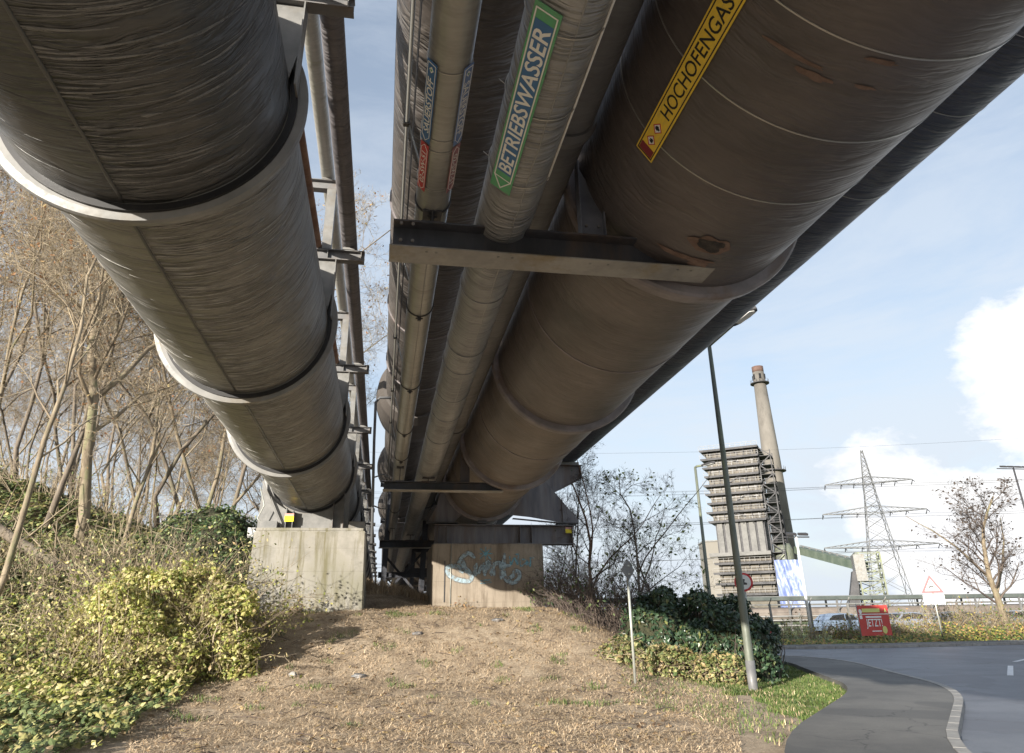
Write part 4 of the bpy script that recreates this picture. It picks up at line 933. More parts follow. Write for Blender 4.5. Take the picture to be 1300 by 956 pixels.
# ------------------------------------------------------------------ fence, banner, cars
FY=39.5
fl=thing('site_fence','pale site fence of posts and wires along the far pavement','fence',(18,FY,0))
k=0
for x in [17.2+2.45*i for i in range(24)]:
    mb=MB(); lean=.05*math.sin(k*2.3); mb.bar((x-18,0,-.2),(x-18+lean,.02,2.05),.10,.10); mb.tube([(x-18+lean,.02,2.05),(x-18+lean,-.28,2.36)],.03,6); mb.build('fence_post',m_lsteel,fl); k+=1
mb=MB()
for z in [.25+.22*i for i in range(9)]: mb.tube([(-1,0,z),(15,0.01,z-.01),(56,0,z)],.006,4,smooth=False)
mb.build('fence_wire',m_galv,fl)
def banner():
    c=pix_D(1110,787.5,43.5); T=thing('banner','red JETZT! banner with yellow strips tied to the pale fence','banner',(c.x,c.y,c.z))
    ex=Vector((1,0,0)); ey=Vector((0,0,1)); ez=Vector((0,-1,0)); m_b=flat_mat('banner_red',(.50,.06,.05),.5,dirt=.15); m_by=flat_mat('banner_yellow',(.62,.60,.20),.5,dirt=.2)
    W=2.55;Hh=1.9
    mb=MB(); nxx=14;nyy=8; vs=[(W*(i/nxx-.5),-.012+.015*math.sin(i*1.1)*math.sin(j*.9),Hh*(j/nyy-.5)) for j in range(nyy+1) for i in range(nxx+1)]
    mb.add(vs,[(j*(nxx+1)+i,j*(nxx+1)+i+1,(j+1)*(nxx+1)+i+1,(j+1)*(nxx+1)+i) for j in range(nyy) for i in range(nxx)],True); mb.build('cloth',m_b,T)
    O=Vector((0,-.03,0))
    plate(rect(-.92,.50,.55,.74),O,ex,ey,ez,.004,.004,m_by,T,'yellow_strip')
    plate(rect(-W/2+.03,.36,W/2-.03,.41),O,ex,ey,ez,.004,.004,m_white,T,'white_rule')
    letters('JETZT!',1.35,.62,O,ex,ey,ez,.008,m_white,T,bold=.012,cx=-.08,cy=-.22)
    mb=MB(); mb.prism(rect(-.70,.16,.60,.26),O+ez*.004,ex,ey,ez,.004); mb.prism(rect(-.36,-.70,.44,-.64),O+ez*.004,ex,ey,ez,.004)
    mb.build('white_text_bar',m_white,T)
    mb=MB(); mb.prism([(.70+.20*math.cos(a/16*6.283),-.60+.24*math.sin(a/16*6.283)) for a in range(16)],O+ez*.012,ex,ey,ez,.004); mb.build('yellow_dot',m_by,T)
    plate([(.90,.50),(1.12,.50),(1.01,.76)],O,ex,ey,ez,.004,.004,m_by,T,'emblem')
    mb=MB(); mb.prism([(-1.08+.13*math.cos(a/14*6.283),.56+.15*math.sin(a/14*6.283)) for a in range(14)],O+ez*.004,ex,ey,ez,.004); mb.prism(rect(-1.2,.10,-.98,.32),O+ez*.004,ex,ey,ez,.004); mb.build('emblem',m_white,T)
    T.scale=(.70,1,.78)
    for sx_ in (-1,1):
        mb=MB(); mb.tube([(sx_*(W/2-.02),.04,-Hh/2-.6),(sx_*(W/2-.02),.04,Hh/2+.1)],.035,8); mb.build('stake',m_galv,T)
banner()
def car(label,x,y,rz,paint,z=0):
    T=thing('parked_car',label,'car',(x,y,z),(0,0,rz),'cars parked behind the pale fence')
    prof=[(-2.1,.32),(-2.15,.62),(-2.05,.86),(-1.25,.98),(-.70,1.38),(.35,1.44),(1.10,1.36),(1.75,1.00),(2.08,.92),(2.15,.60),(2.08,.30)]
    bodyp=[(-2.1,.30),(-2.15,.62),(-2.05,.86),(-1.25,.97),(1.75,.99),(2.08,.92),(2.15,.60),(2.08,.30)]
    cab=[(-1.22,.96),(-.66,1.40),(.35,1.46),(1.12,1.38),(1.72,.97)]
    mb=MB(); mb.prism(bodyp,(0,0,0),(1,0,0),(0,0,1),(0,1,0),1.72); mb.build('body',paint,T,bevel=.07)
    mb=MB(); mb.prism(cab,(0,0,0),(1,0,0),(0,0,1),(0,1,0),1.42); mb.build('cabin',paint,T,bevel=.06)
    for sy in (-1,1):
        mb=MB(); mb.prism([(-1.02,1.0),(-.60,1.34),(-.02,1.38),(-.02,1.0)],(0,sy*.715,0),(1,0,0),(0,0,1),(0,1,0),.012); mb.prism([(.06,1.0),(.06,1.39),(.95,1.32),(1.35,1.0)],(0,sy*.715,0),(1,0,0),(0,0,1),(0,1,0),.012); mb.build('side_window',m_black,T)
    mb=MB(); mb.add([(-1.19,-.62,1.02),(-1.19,.62,1.02),(-.72,.60,1.36),(-.72,-.60,1.36)],[(0,1,2,3)]); 
    mb=MB(); mb.bar((-1.20,0,1.00),(-.73,0,1.36),1.25,.02,(0,0,1)); mb.build('windscreen',m_black,T)
    for x_ in (-1.35,1.35):
        for sy in (-1,1):
            mb=MB(); mb.tube([(x_,sy*.76,.32),(x_,sy*.90,.32)],.32,18); w_=mb.build('wheel',m_black,T)
            mb=MB(); mb.tube([(x_,sy*.895,.32),(x_,sy*.912,.32)],.19,14); mb.build('rim',m_lsteel,w_)
    for sy in (-.62,.62):
        mb=MB(); mb.box((-2.11,sy,.70),(.06,.32,.13)); mb.build('headlight',m_white,T,bevel=.015)
def paint(n,c): 
    m=flat_mat(n,c,.25,.2,dirt=.1); return m
cpos=[(1068,798,'silver-blue car behind the fence left of the red banner',(.20,.26,.36),0),(1150,797,'pale bluish car behind the fence between red banner and triangular sign',(.28,.31,.38),.1),
      (1222,800,'grey car behind the fence right of the triangular sign',(.15,.155,.17),0),(1292,800,'white car at the right edge behind the fence',(.4,.4,.4),.1)]
for i,(px,py,lab,colr,rz) in enumerate(cpos):
    p=pix_D(px,py,60+1.5*i); car(lab,p.x,p.y,R_(0)+rz+(.0 if i%2 else math.pi),paint('car_paint_%s'%['silverblue','paleblue','grey','white'][i],colr),0)

# ------------------------------------------------------------------ far pipeline on its bridge
PY=62
PT=thing('pipe_bridge','long low pipeline on trestles with green walkway edge across the background','pipeline',(20,PY,0))
mb=MB(); mb.tube([(-34,0,1.35),(110,0,1.35)],.62,28); mb.build('main_pipe',mix_mat('dusty_brown_pipe',(.14,.115,.10),(.21,.18,.155),1.2,.7,0,bs=.1),PT)
mb=MB(); mb.box((38,-.9,2.72),(144,.10,.30)); mb.build('walkway_edge',mix_mat('grey_green_steel',(.075,.09,.085),(.12,.135,.125),1,.6,0,bs=0),PT)
mb=MB(); mb.tube([(-34,.2,2.72),(110,.2,2.72)],.22,14); mb.build('upper_pipe',m_ring,PT)
mb=MB(); mb.tube([(-34,-.8,2.18),(110,-.8,2.18)],.07,8); mb.build('handrail',m_lsteel,PT)
for k in range(30):
    x=-32+k*4.8; mb=MB(); mb.bar((x,-.85,0),(x,-.85,2.6),.14,.14); mb.bar((x,.85,0),(x,.85,2.6),.14,.14); mb.bar((x,-.9,.62),(x,.9,.62),.16,.16); mb.bar((x,-.85,1.6),(x+.5,-.85,2.5),.06,.06); mb.build('trestle',m_beam,PT)
# pale storage racks and low pipes in front of it
T=thing('low_pipe_rack','pale low rack of pipes and rails in front of the long pipeline','pipe rack',(24,PY-6,0))
for z in (.55,.95,1.25):
    mb=MB(); mb.tube([(-16,z*.3,z),(80,z*.3,z)],.07,8); mb.build('rail',m_ring,T)
for k in range(26):
    mb=MB(); mb.bar((-16+k*3.7,.2,0),(-16+k*3.7,.2,1.5),.12,.12); mb.build('rack_post',m_ring,T)

# ------------------------------------------------------------------ scaffolded tower
m_panel=mix_mat('beige_tower_panel',(.10,.089,.072),(.155,.138,.112),.35,.75,0,bs=0,c3=(.07,.06,.05))
m_deck=mix_mat('dark_platform_steel',(.04,.04,.044),(.075,.073,.078),.5,.7,0,bs=0)
m_pp=mix_mat('pale_vertical_panel',(.12,.118,.115),(.17,.166,.16),.4,.7,0,bs=0)
D0=175
pl0=pix_D(916,745,D0+1); pr0=pix_D(984,745,D0-.6); a=Vector((pr0.x-pl0.x,pr0.y-pl0.y,0)); W=a.length; a.normalize(); bk=Vector((-a.y,a.x,0)); ztop=pix_D(900,572,D0).z
yawT=math.atan2(a.y,a.x)
T=thing('scaffolded_tower','tall beige industrial tower ringed by dark walkways, left of the chimney','tower',(pl0.x,pl0.y,0),(0,0,yawT))
Dp=11; zt=ztop
def sec(x0,x1,z0,z1,mat,name): mb=MB(); mb.box(((x0+x1)/2,Dp/2,(z0+z1)/2),(x1-x0,Dp,z1-z0)); return mb.build(name,mat,T)
zv0=zt*.37; zv1=zt*.56
sec(0,W,0,zv0,m_panel,'lower_block'); sec(.3,W-.3,zv0,zv1,m_deck,'middle_block'); sec(0,W,zv1,zt-.4,m_panel,'upper_block')
for k in range(6):
    x=.35+(W-.7)/6*(k+.5); mb=MB(); mb.box((x,-.12,(zv0+zv1)/2),((W-.7)/6-.55,.5,zv1-zv0-.2)); mb.build('vertical_panel',m_pp,T)
mb=MB(); mb.box((W/2-.6,-1.2,zv0-.3),(W+2.0,2.2,.8)); mb.build('service_cabin',m_pblue if False else m_pp,T)
lv=[zv1+(zt-zv1)*k/8 for k in range(9)]+[zt*.20,zt*.26,zt*.315,zt*.14]
for i,z in enumerate(lv):
    ov=1.5+.5*math.sin(i*2.1)+ (1.0 if i==8 else 0)
    mb=MB(); mb.box((W/2-.3,Dp/2-.5,z),(W+ov,Dp+1.6,.26)) ; mb.box((W/2-.3,-1.2,z-.22),(W+ov-.2,.16,.30)); d_=mb.build('walkway_deck',m_deck,T)
    mb=MB()
    for hh in (.55,1.1): mb.bar((-.3-ov/2+.1,-1.25,z+hh),(W-.3+ov/2,-1.25,z+hh),.07,.07)
    for q in range(12): x=-.4-ov/2+(W+ov)/11*q; mb.bar((x,-1.25,z),(x,-1.25,z+1.1),.06,.06)
    mb.build('railing',m_beam,d_)
    # brackets under the deck and wall details
    mb=MB()
    for q in range(6):
        x=.6+q*(W-1.2)/5; mb=MB(); mb.bar((x,-.05,z-1.2),(x,-1.1,z-.15),.12,.12); mb.build('bracket',m_deck,d_)
for i in range(8):
    z0_,z1_=lv[i]+.3,lv[i+1]-.5; mb=MB()
    for q in range(7):
        x=1.2+q*(W-2.4)/6; mb.box((x,-.06,(z0_+z1_)/2),(.16,.14,z1_-z0_))
    mb.box((W/2,-.06,(z0_+z1_)/2+.2),(W-1,.12,.14)); mb.build('wall_ribs',m_deck if i%3==1 else m_beam,T)
    if i%2==0:
        mb=MB(); xx=W*(.28+.12*(i%3)); mb.bar((xx,-.3,z0_),(xx+2.2,-.3,z1_),.22,.22); mb.bar((xx+2.2,-.3,z1_),(xx+4.2,-.3,z0_+.6),.22,.22); mb.build('cross_duct',m_deck,T)
# stair lattice on the right side of the tower
T2=thing('stair_tower','open steel stair lattice between the beige tower and the chimney','stair tower',(pl0.x+a.x*(W+.5),pl0.y+a.y*(W+.5),0),(0,0,yawT))
SW=2.7
for x,y in ((0,0),(SW,0),(0,5),(SW,5)):
    mb=MB(); mb.bar((x,y,0),(x,y,zt-1),.22,.22); mb.build('column',m_deck,T2)
nst=17
for i in range(nst):
    z=(zt-1)*i/nst+.8; mb=MB(); mb.box((SW/2,2.5,z),(SW+.3,5.2,.14)); s_=mb.build('landing',m_deck,T2)
    mb=MB(); e=(zt-1)/nst; x0_,x1_=(0,SW) if i%2 else (SW,0); mb.bar((x0_,-.05,z),(x1_,-.05,z+e),.12,.22); mb.bar((0,-.1,z+1),(SW,-.1,z+1),.06,.06); mb.bar((0,-.1,z+.5),(SW,-.1,z+.5),.06,.06); mb.build('stair_flight',m_deck,s_)
# chimney
m_chim=mix_mat('weathered_chimney_concrete',(.12,.11,.095),(.19,.175,.155),.22,.85,0,bs=0,c3=(.08,.073,.065),vscale=(1,1,.5))
ct=pix_D(962,466,205); cb_=pix_D(1001,745,205); rt_=17.2/880*205*.50*.86*.92; rb_=rt_*1.85
T=thing('chimney','tall tapering concrete chimney with a dark rim, behind the beige tower','chimney',(ct.x*.8+cb_.x*.2,ct.y*.8+cb_.y*.2,0))
hz_=ct.z; 
mb=MB(); mb.tube([(0,0,0),(0,0,hz_*.3),(0,0,hz_*.6),(0,0,hz_-1.6)],[rb_,rb_*.90,rb_*.80,rt_],40); mb.build('shaft',m_chim,T)
mb=MB(); mb.tube([(0,0,hz_-1.8),(0,0,hz_)],[rt_*1.0,rt_*1.02],40); mb.build('dark_rim',mix_mat('soot_brown_rim',(.10,.06,.05),(.15,.09,.07),1,.8,0,bs=0),T)
for z,rr in ((hz_-5.2,rt_*1.02),(hz_*.55,rb_*.82),):
    mb=MB(); mb.tube([(0,0,z),(0,0,z+.25)],rr+1.0,36); g_=mb.build('gallery',m_deck,T)
    mb=MB()
    for q in range(18):
        t_=q/18*6.283; mb.bar((math.cos(t_)*(rr+.9),math.sin(t_)*(rr+.9),z),(math.cos(t_)*(rr+.9),math.sin(t_)*(rr+.9),z+1.2),.08,.08)
    mb.build('railing',m_deck,g_)
for q in range(6):
    t_=q/6*6.283+.2; mb=MB(); mb.box((math.cos(t_)*(rt_+.0),math.sin(t_)*(rt_+.0),hz_-3.2),(.5,.5,1.5)); mb.build('vent_opening',m_black,T)
b=pix_D(1008,745,178); tz=pix_D(1006,690,178).z
T=thing('silo','grey-green cylindrical silo at the foot of the chimney','silo',(b.x-1.2,b.y,0))
mb=MB(); mb.tube([(0,0,0),(0,0,tz-1.5),(0,0,tz)],[2.1,2.1,1.5],28); mb.build('shell',m_lamp,T)
mb=MB(); mb.bar((-1.5,0,tz),(-1.5,0,tz+9),.5,.5); mb.bar((1.2,0,tz),(1.0,0,tz+7),.35,.35); mb.bar((-1.5,0,tz+6),(1.2,0,tz+6),.2,.2); mb.build('duct',m_deck,T)
# blue and white tarpaulin
p0=pix_D(988,748,168); p1=pix_D(1021,748,168); zt_=pix_D(990,711,168).z
def tarp_mat():
    m,t_,b_=nt('blue_white_tarpaulin'); v=coords(t_,'Object',(1,1,.45)); f=nz(t_,v,.55,6,.6,.8); t_.links.new(ramp(t_,f,[(.40,(.13,.17,.36)),(.50,(.22,.27,.45)),(.58,(.45,.48,.54))]),b_.inputs[0]); b_.inputs['Roughness'].default_value=.5; return m
T=thing('tarpaulin','rumpled blue and white tarpaulin hung beside the foot of the beige tower','tarpaulin',((p0.x+p1.x)/2,(p0.y+p1.y)/2,0))
ww=(p1-p0).length; e=(p1-p0).normalized(); n_=Vector((e.y,-e.x,0)); mb=MB(); A_=22
vs=[tuple(e*(ww*(i/A_-.5))+n_*(.35*math.sin(i*.9+j*.5)+.3*noise.noise(Vector((i*.4,j*.4,0))))+Vector((0,0,zt_*j/A_))) for j in range(A_+1) for i in range(A_+1)]
mb.add(vs,[(j*(A_+1)+i,j*(A_+1)+i+1,(j+1)*(A_+1)+i+1,(j+1)*(A_+1)+i) for j in range(A_) for i in range(A_)],True); mb.build('cloth',tarp_mat(),T)
mb=MB()
for x in (-ww/2,0,ww/2): mb.bar(tuple(e*x-n_*.6),tuple(e*x-n_*.6+Vector((0,0,zt_))),.2,.2)
mb.build('scaffold',m_deck,T)
# cream hall left of the tower
p=pix_D(922,735,240); zt_=pix_D(905,690,240).z
T=thing('cream_hall','pale cream hall just left of the beige tower, partly behind the hedge','building',(p.x,p.y,0),(0,0,-.3))
mb=MB(); mb.box((0,0,zt_/2),(13,12,zt_)); mb.build('wall',flat_mat('cream_wall',(.22,.205,.18),.8),T)
mb=MB(); mb.box((0,0,zt_+.2),(13.6,12.6,.4)); mb.build('roof',m_ring,T)
mb=MB(); mb.prism([(-8,0),(8,0),(4,5.5),(-3,6.5)],(0,-9,0),(1,0,0),(0,0,1),(0,1,0),9); mb.build('side_shed',m_graypipe if False else mix_mat('blue_grey_roof',(.2,.21,.25),(.28,.3,.34),.4,.6,0,bs=0),T)
# conveyor bridge and its transfer tower
c0=pix_D(1013,698,178); c1=pix_D(1096,719,150)
T=thing('conveyor_bridge','sloping grey-green conveyor gallery between silo and transfer tower','conveyor',c0)
dv=c1-c0; mb=MB(); mb.bar((0,0,0),tuple(dv),1.8,1.5); mb.build('gallery',mix_mat('green_grey_cladding',(.09,.12,.09),(.15,.18,.14),.5,.6,0,bs=0),T)
mb=MB(); nn=18
for k in range(nn):
    q0=dv*(k/nn); q1=dv*((k+1)/nn); off=Vector((0,-1.05,0)); s_=1 if k%2 else -1
    mb.bar(tuple(q0+off+Vector((0,0,.85*s_))),tuple(q1+off-Vector((0,0,.85*s_))),.12,.12)
mb.bar(tuple(Vector((0,-1.05,.9))),tuple(dv+Vector((0,-1.05,.9))),.16,.16); mb.bar(tuple(Vector((0,-1.05,-.9))),tuple(dv+Vector((0,-1.05,-.9))),.16,.16)
mb.build('truss',m_ring,T)
b=pix_D(1112,750,149); tz=pix_D(1108,702,149).z
T=thing('transfer_tower','green lattice transfer tower at the lower end of the conveyor','tower',(b.x-.6,b.y,0),(0,0,-.5))
mb=MB()
for x in (-2,2):
    for y in (-2,2): mb.bar((x,y,0),(x,y,tz),.25,.25)
nl=7
for k in range(nl):
    z=tz*k/nl; z2=tz*(k+1)/nl
    for (xa,ya,xb,yb) in ((-2,-2,2,-2),(-2,2,2,2),(-2,-2,-2,2),(2,-2,2,2)): mb.bar((xa,ya,z2),(xb,yb,z2),.16,.16); mb.bar((xa,ya,z),(xb,yb,z2),.12,.12); mb.bar((xb,yb,z),(xa,ya,z2),.12,.12)
mb.build('lattice',m_lamp,T)
mb=MB(); mb.box((-1.6,-.3,tz-2.6),(1.8,4.2,4.6)); mb.build('head_house',m_lsteel,T)
mb=MB(); mb.prism([(-5.2,0),(-3.0,0),(-2.1,tz*.72),(-3.0,tz*.72)],(0,-.8,0),(1,0,0),(0,0,1),(0,1,0),2.4); mb.build('leaning_chute',m_deck,T)
# ------------------------------------------------------------------ pylon and power lines
pb=pix_D(1131,760,205); ptp=pix_D(1093,567,205); ph=ptp.z
arm_d=Vector((.87,-.50,0)); ang_p=math.atan2(arm_d.y,arm_d.x)
T=thing('power_pylon','grey lattice power pylon with three tiers of long arms','pylon',((pb.x+ptp.x)/2,(pb.y+ptp.y)/2,0),(0,0,ang_p))
pw=lambda z: 3.6*(1-z/(ph*.74))**1.0+1.15 if z<ph*.74 else 1.15*(1-(z-ph*.74)/(ph*.26))+.12
m_pyl=mix_mat('pylon_grey',(.075,.08,.085),(.12,.125,.13),1,.6,.1,bs=0)
zs=[0]; 
while zs[-1]<ph-1: zs.append(min(ph,zs[-1]+max(1.2,pw(zs[-1])*1.15)))
mb=MB()
for z0_,z1_ in zip(zs,zs[1:]):
    a0,a1=pw(z0_)/1.0,pw(z1_)/1.0; cs=((-1,-1),(1,-1),(1,1),(-1,1))
    for q in range(4):
        x0_,y0_=cs[q];x1_,y1_=cs[(q+1)%4]
        mb.bar((x0_*a0,y0_*a0,z0_),(x0_*a1,y0_*a1,z1_),.17,.17)
        mb.bar((x0_*a0,y0_*a0,z0_),(x1_*a1,y1_*a1,z1_),.10,.10); mb.bar((x1_*a0,y1_*a0,z0_),(x0_*a1,y0_*a1,z1_),.10,.10); 
mb.build('lattice_mast',m_pyl,T)
tips=[]
for zf,hw in ((.775,10.4),(.595,12.2),(.395,13.2)):
    z=ph*zf
    for sg in (-1,1):
        mb=MB(); w0=pw(z); rr=1.5
        for y in (-1,1): mb.bar((0,y*w0*.9,z-.4),(sg*hw,0,z),.17,.17); mb.bar((0,y*w0*.6,z+rr),(sg*hw,0,z+.1),.13,.13)
        for k in range(9):
            f0=k/9;f1=(k+1)/9; mb.bar((sg*hw*f0,-w0*.9*(1-f0),z),(sg*hw*f1,w0*.9*(1-f1),z),.09,.09); mb.bar((sg*hw*f0,0,z+rr*(1-f0)),(sg*hw*f1,0,z),.09,.09)
        arm=mb.build('cross_arm',m_pyl,T)
        for fx in (1.0,.62,.32):
            mb=MB(); mb.tube([(sg*hw*fx,0,z-.1),(sg*hw*fx+.0,-2.4,z-.9)],.11,6); mb.tube([(sg*hw*fx,0,z-.1),(sg*hw*fx+.0,2.4,z-.9)],.11,6); mb.build('insulator',m_dark,arm)
            tips.append((sg*hw*fx,z-.9))
def pyl(x,y,z): return Matrix.Rotation(ang_p,3,'Z')@Vector((x,y,z))+Vector(((pb.x+ptp.x)/2,(pb.y+ptp.y)/2,0))
wl=0
far_dir=Vector((-.97,.05,0)).normalized()*330
for (x,z) in tips[::1]+[(0,ph)]:
    if (x,z)!=(0,ph) and abs(x)<6.4: continue
    for sgn,dr in ((-1,far_dir),(1,Vector((.80,-.45,0))*160)):
        p0=pyl(x,0,z); p1=p0+dr+Vector((0,0,8 if sgn<0 else 0)); mb=MB(); pts=[]
        for k in range(25):
            f=k/24; q=p0.lerp(p1,f); q.z-= (26 if sgn<0 else 6)*f*(1-f)*1.0; pts.append(q-p0)
        mb.tube(pts,.024 if z<ph else .022,4,smooth=False)
        lab='%s conductor %s the pylon, hung from its %s'%('thin' ,'running left from' if sgn<0 else 'running right from',('mast top' if z==ph else ('upper' if z>ph*.7 else 'middle' if z>ph*.5 else 'lower')+(' left arm tip' if x<0 else ' right arm tip')+(', outer wire' if abs(x)>9 else ', inner wire')))
        o=mb.build('power_line',m_dark,None,p0); tag(o,lab,'power line','power lines strung from the pylon')
# ------------------------------------------------------------------ trees
def grow(seed,H,r0,lean=(0,0),fork=.35,nb=9,spread=.9,depth=3,wig=.10,up=.25,twigs=5,curl=0,minlen=.35,budget=2600,forks=1):
    """returns (trunk MB, branch MB, twig end list)"""
    rg=random.Random(seed); tr=MB(); br=MB(); ends=[]; cnt=[0]
    def path(p,d,L,n,wg,upw):
        pts=[p]; q=p.copy(); d=d.normalized()
        for i in range(n):
            d=(d+Vector((rg.gauss(0,wg),rg.gauss(0,wg),rg.gauss(0,wg)*.6+upw/n))).normalized(); q=q+d*(L/n); pts.append(q.copy())
        return pts,d
    def branch(p,d,L,r,lv):
        if cnt[0]>budget: return
        n=5 if lv<=1 else (4 if lv==2 else 3); pts,de=path(p,d,L,n,wig*(1.3+lv*.35),up)
        rs=[r*(1-.75*i/n) for i in range(n+1)]; cnt[0]+=1
        br.tube(pts,rs,(7,5,4,3,3)[min(lv,4)],cap=False,smooth=lv<3)
        if lv>=depth: ends.append((pts[-1],de)); ends.append((pts[-2],de)); return
        k=twigs+ (2 if lv==1 else 0); 
        for i in range(k):
            f=.25+.75*(i+rg.random())/k; j=min(n-1,int(f*n)); a=pts[j].lerp(pts[j+1],f*n-j); ax=(pts[j+1]-pts[j]).normalized()
            perp=ax.orthogonal().normalized(); perp=Matrix.Rotation(rg.random()*6.283,3,ax)@perp
            nd=(ax*(.75)+perp*(.45+.5*rg.random())).normalized(); branch(a,nd,L*(.42+.25*rg.random())*(1.05-.35*f),max(.0045,rs[j]*.5),lv+1)
    def trunk(p,d,L,r,n,first):
        pts,de=path(p,d,L,n,wig,up*.6); rs=[r*(1-.78*(i/n)**.9) for i in range(n+1)]
        if first: rs[0]*=1.35; 
        tr.tube(pts,rs,10,cap=True)
        for i in range(nb):
            f=fork+(1-fork)*(i+.5*rg.random())/nb; j=min(n-1,int(f*n)); a=pts[j].lerp(pts[j+1],f*n-j); ax=(pts[j+1]-pts[j]).normalized()
            az=i*2.4+rg.random(); out=Vector((math.cos(az),math.sin(az),0)); nd=(out*spread+Vector((0,0,.55+.5*f))+ax*.3).normalized()
            branch(a,nd,H*(.38-.20*f)*(.8+.4*rg.random()),max(.012,rs[j]*.45),1)
        return pts,rs
    d0=Vector((lean[0],lean[1],1)).normalized()
    pts,rs=trunk(Vector((0,0,-.3)),d0,H,r0,9,True)
    for k in range(forks):
        j=3+k; az=rg.random()*6.28; sidev=Vector((math.cos(az)*.45,math.sin(az)*.45,.9)); nb_=nb
        trunk(pts[j],sidev,H*.62,rs[j]*.72,7,False)
    return tr,br,ends
def leaves_on(ends,n,size,rg,mb=None,droop=.3,shape=5):
    mb=mb or MB()
    for _ in range(n):
        p,d=ends[rg.randrange(len(ends))]; p=p+Vector((rg.gauss(0,.12),rg.gauss(0,.12),rg.gauss(0,.10)))
        leaf(mb,p,size*(.6+.7*rg.random()),rg)
    return mb
def leaf(mb,p,s,rg,nrm=None,elong=1.35):
    if nrm is None: nrm=Vector((rg.gauss(0,1),rg.gauss(0,1),rg.gauss(0,1)))
    nrm=nrm.normalized(); a=nrm.orthogonal().normalized(); a=Matrix.Rotation(rg.random()*6.283,3,nrm)@a; b=nrm.cross(a)
    L=s*elong*.5; w=s*.42; f=nrm*s*.12
    b0=len(mb.v); mb.v+= [tuple(p-a*L),tuple(p+b*w*.9-a*L*.1-f*0),tuple(p+a*L-f),tuple(p-b*w*.9-a*L*.1),tuple(p+f*.6)]
    mb.f+= [(b0,b0+1,b0+4),(b0+1,b0+2,b0+4),(b0+2,b0+3,b0+4),(b0+3,b0,b0+4)]
def tree(name,label,cat,base,g,bark,twigm,leafm=None,nleaf=0,lsize=.07,rot=0,group=None,seed=1):
    tr,br,ends=g; T=thing(name,label,cat,base,(0,0,rot),group)
    tr.build('trunk',bark,T,recalc=False); c=br.build('crown',twigm,T,recalc=False)
    if leafm and nleaf: leaves_on(ends,nleaf,lsize,random.Random(seed)).build('leaves',leafm,c,recalc=False)
    return T
def on(px,py,D): p=pix_D(px,py,D); return Vector((p.x,p.y,gz(p.x,p.y)))
def onaz(az,D): x=math.sin(R_(az))*D; y=math.cos(R_(az))*D; return Vector((x,y,gz(x,y)))

# prominent forked tree on the left slope and other near ones
g1=grow(11,16,.19,(.10,.02),fork=.25,nb=14,spread=1.0,depth=4,twigs=7,wig=.14,forks=2,budget=6500)
tree('bare_tree','large forked leafless tree with tan bark, biggest trunk on the left slope','tree',onaz(-20.8,25),g1,m_bark,m_twig,m_oleaf,500,.10,rot=.3)
vs_=[grow(21+i,[15,17,14,16,13,18][i],[.085,.10,.08,.095,.07,.11][i],((rnd.random()-.5)*.25,(rnd.random()-.5)*.2),fork=[.3,.4,.25,.45,.3,.38][i],nb=[12,11,12,12,11,13][i],spread=[.8,.7,.9,.7,.8,.75][i],depth=4,twigs=7,wig=.19,forks=[1,0,1,1,0,1][i],budget=5200) for i in range(6)]
protos=[]
near_spots=[(-25.6,20,0,'leafless tree at the far left edge, nearest to the frame side'),(-23.2,27,1,'slim leafless tree just left of the big forked tree'),(-18.0,24,2,'leaning leafless tree right of the big forked tree'),
 (-15.2,29,3,'leafless tree halfway between the big forked tree and the pale pier'),(-12.7,27,4,'thin leafless tree left of the pale pier, its stem leaning over the shrubs'),(-11.2,33,5,'leafless tree right beside the slanted supports of the huge black pipe')]
for i,(az,D,k,lab) in enumerate(near_spots):
    T=tree('bare_tree',lab,'tree',onaz(az,D),vs_[k],m_bark2 if k%2 else m_bark,m_twig,m_oleaf,600,.085,rot=i*1.3,seed=i+3); protos.append(T)
rg=random.Random(5); spots=[]
tries=0
while len(spots)<78 and tries<3000:
    tries+=1; az=-30+22.5*rg.random(); D=(24+44*rg.random()) if len(spots)<46 else 58+45*rg.random(); p=onaz(az,D)
    if p.x>-6.2: continue
    if any((p-q).length<2.3 for q in spots): continue
    spots.append(p)
for i,p in enumerate(spots):
    k=i%6; dup(protos[k],p,(0,0,rg.random()*6.28),'bare tan tree in the dense leafless wood on the left slope',.8+.4*rg.random())
    ob=None
for o in list(COL.objects):
    if o.parent is None and o.get('label','').startswith('bare tan tree'): o['group']='trees of the leafless wood'
# leaning dead trunk
p=onaz(-24.5,23)
T=thing('leaning_trunk','dark dead trunk leaning low across the left slope','fallen trunk',p)
mb=MB(); mb.tube([(-3.2,.4,2.9),(-1.6,.2,1.9),(0,0,.9),(1.6,-.2,.1),(2.1,-.3,-.3)],[.07,.10,.13,.15,.15],9); mb.build('stem',m_bark2,T)
mb=MB(); 
for k in range(12):
    a=Vector((-3+k*.4,.35-.04*k,2.75-.22*k)); mb.tube([a,a+Vector((rg.gauss(0,.4),rg.gauss(0,.4),.7+rg.random())),a+Vector((rg.gauss(0,.8),rg.gauss(0,.8),1.4+rg.random()))],[.025,.015,.006],4,cap=False)
mb.build('twigs',m_twig,T)

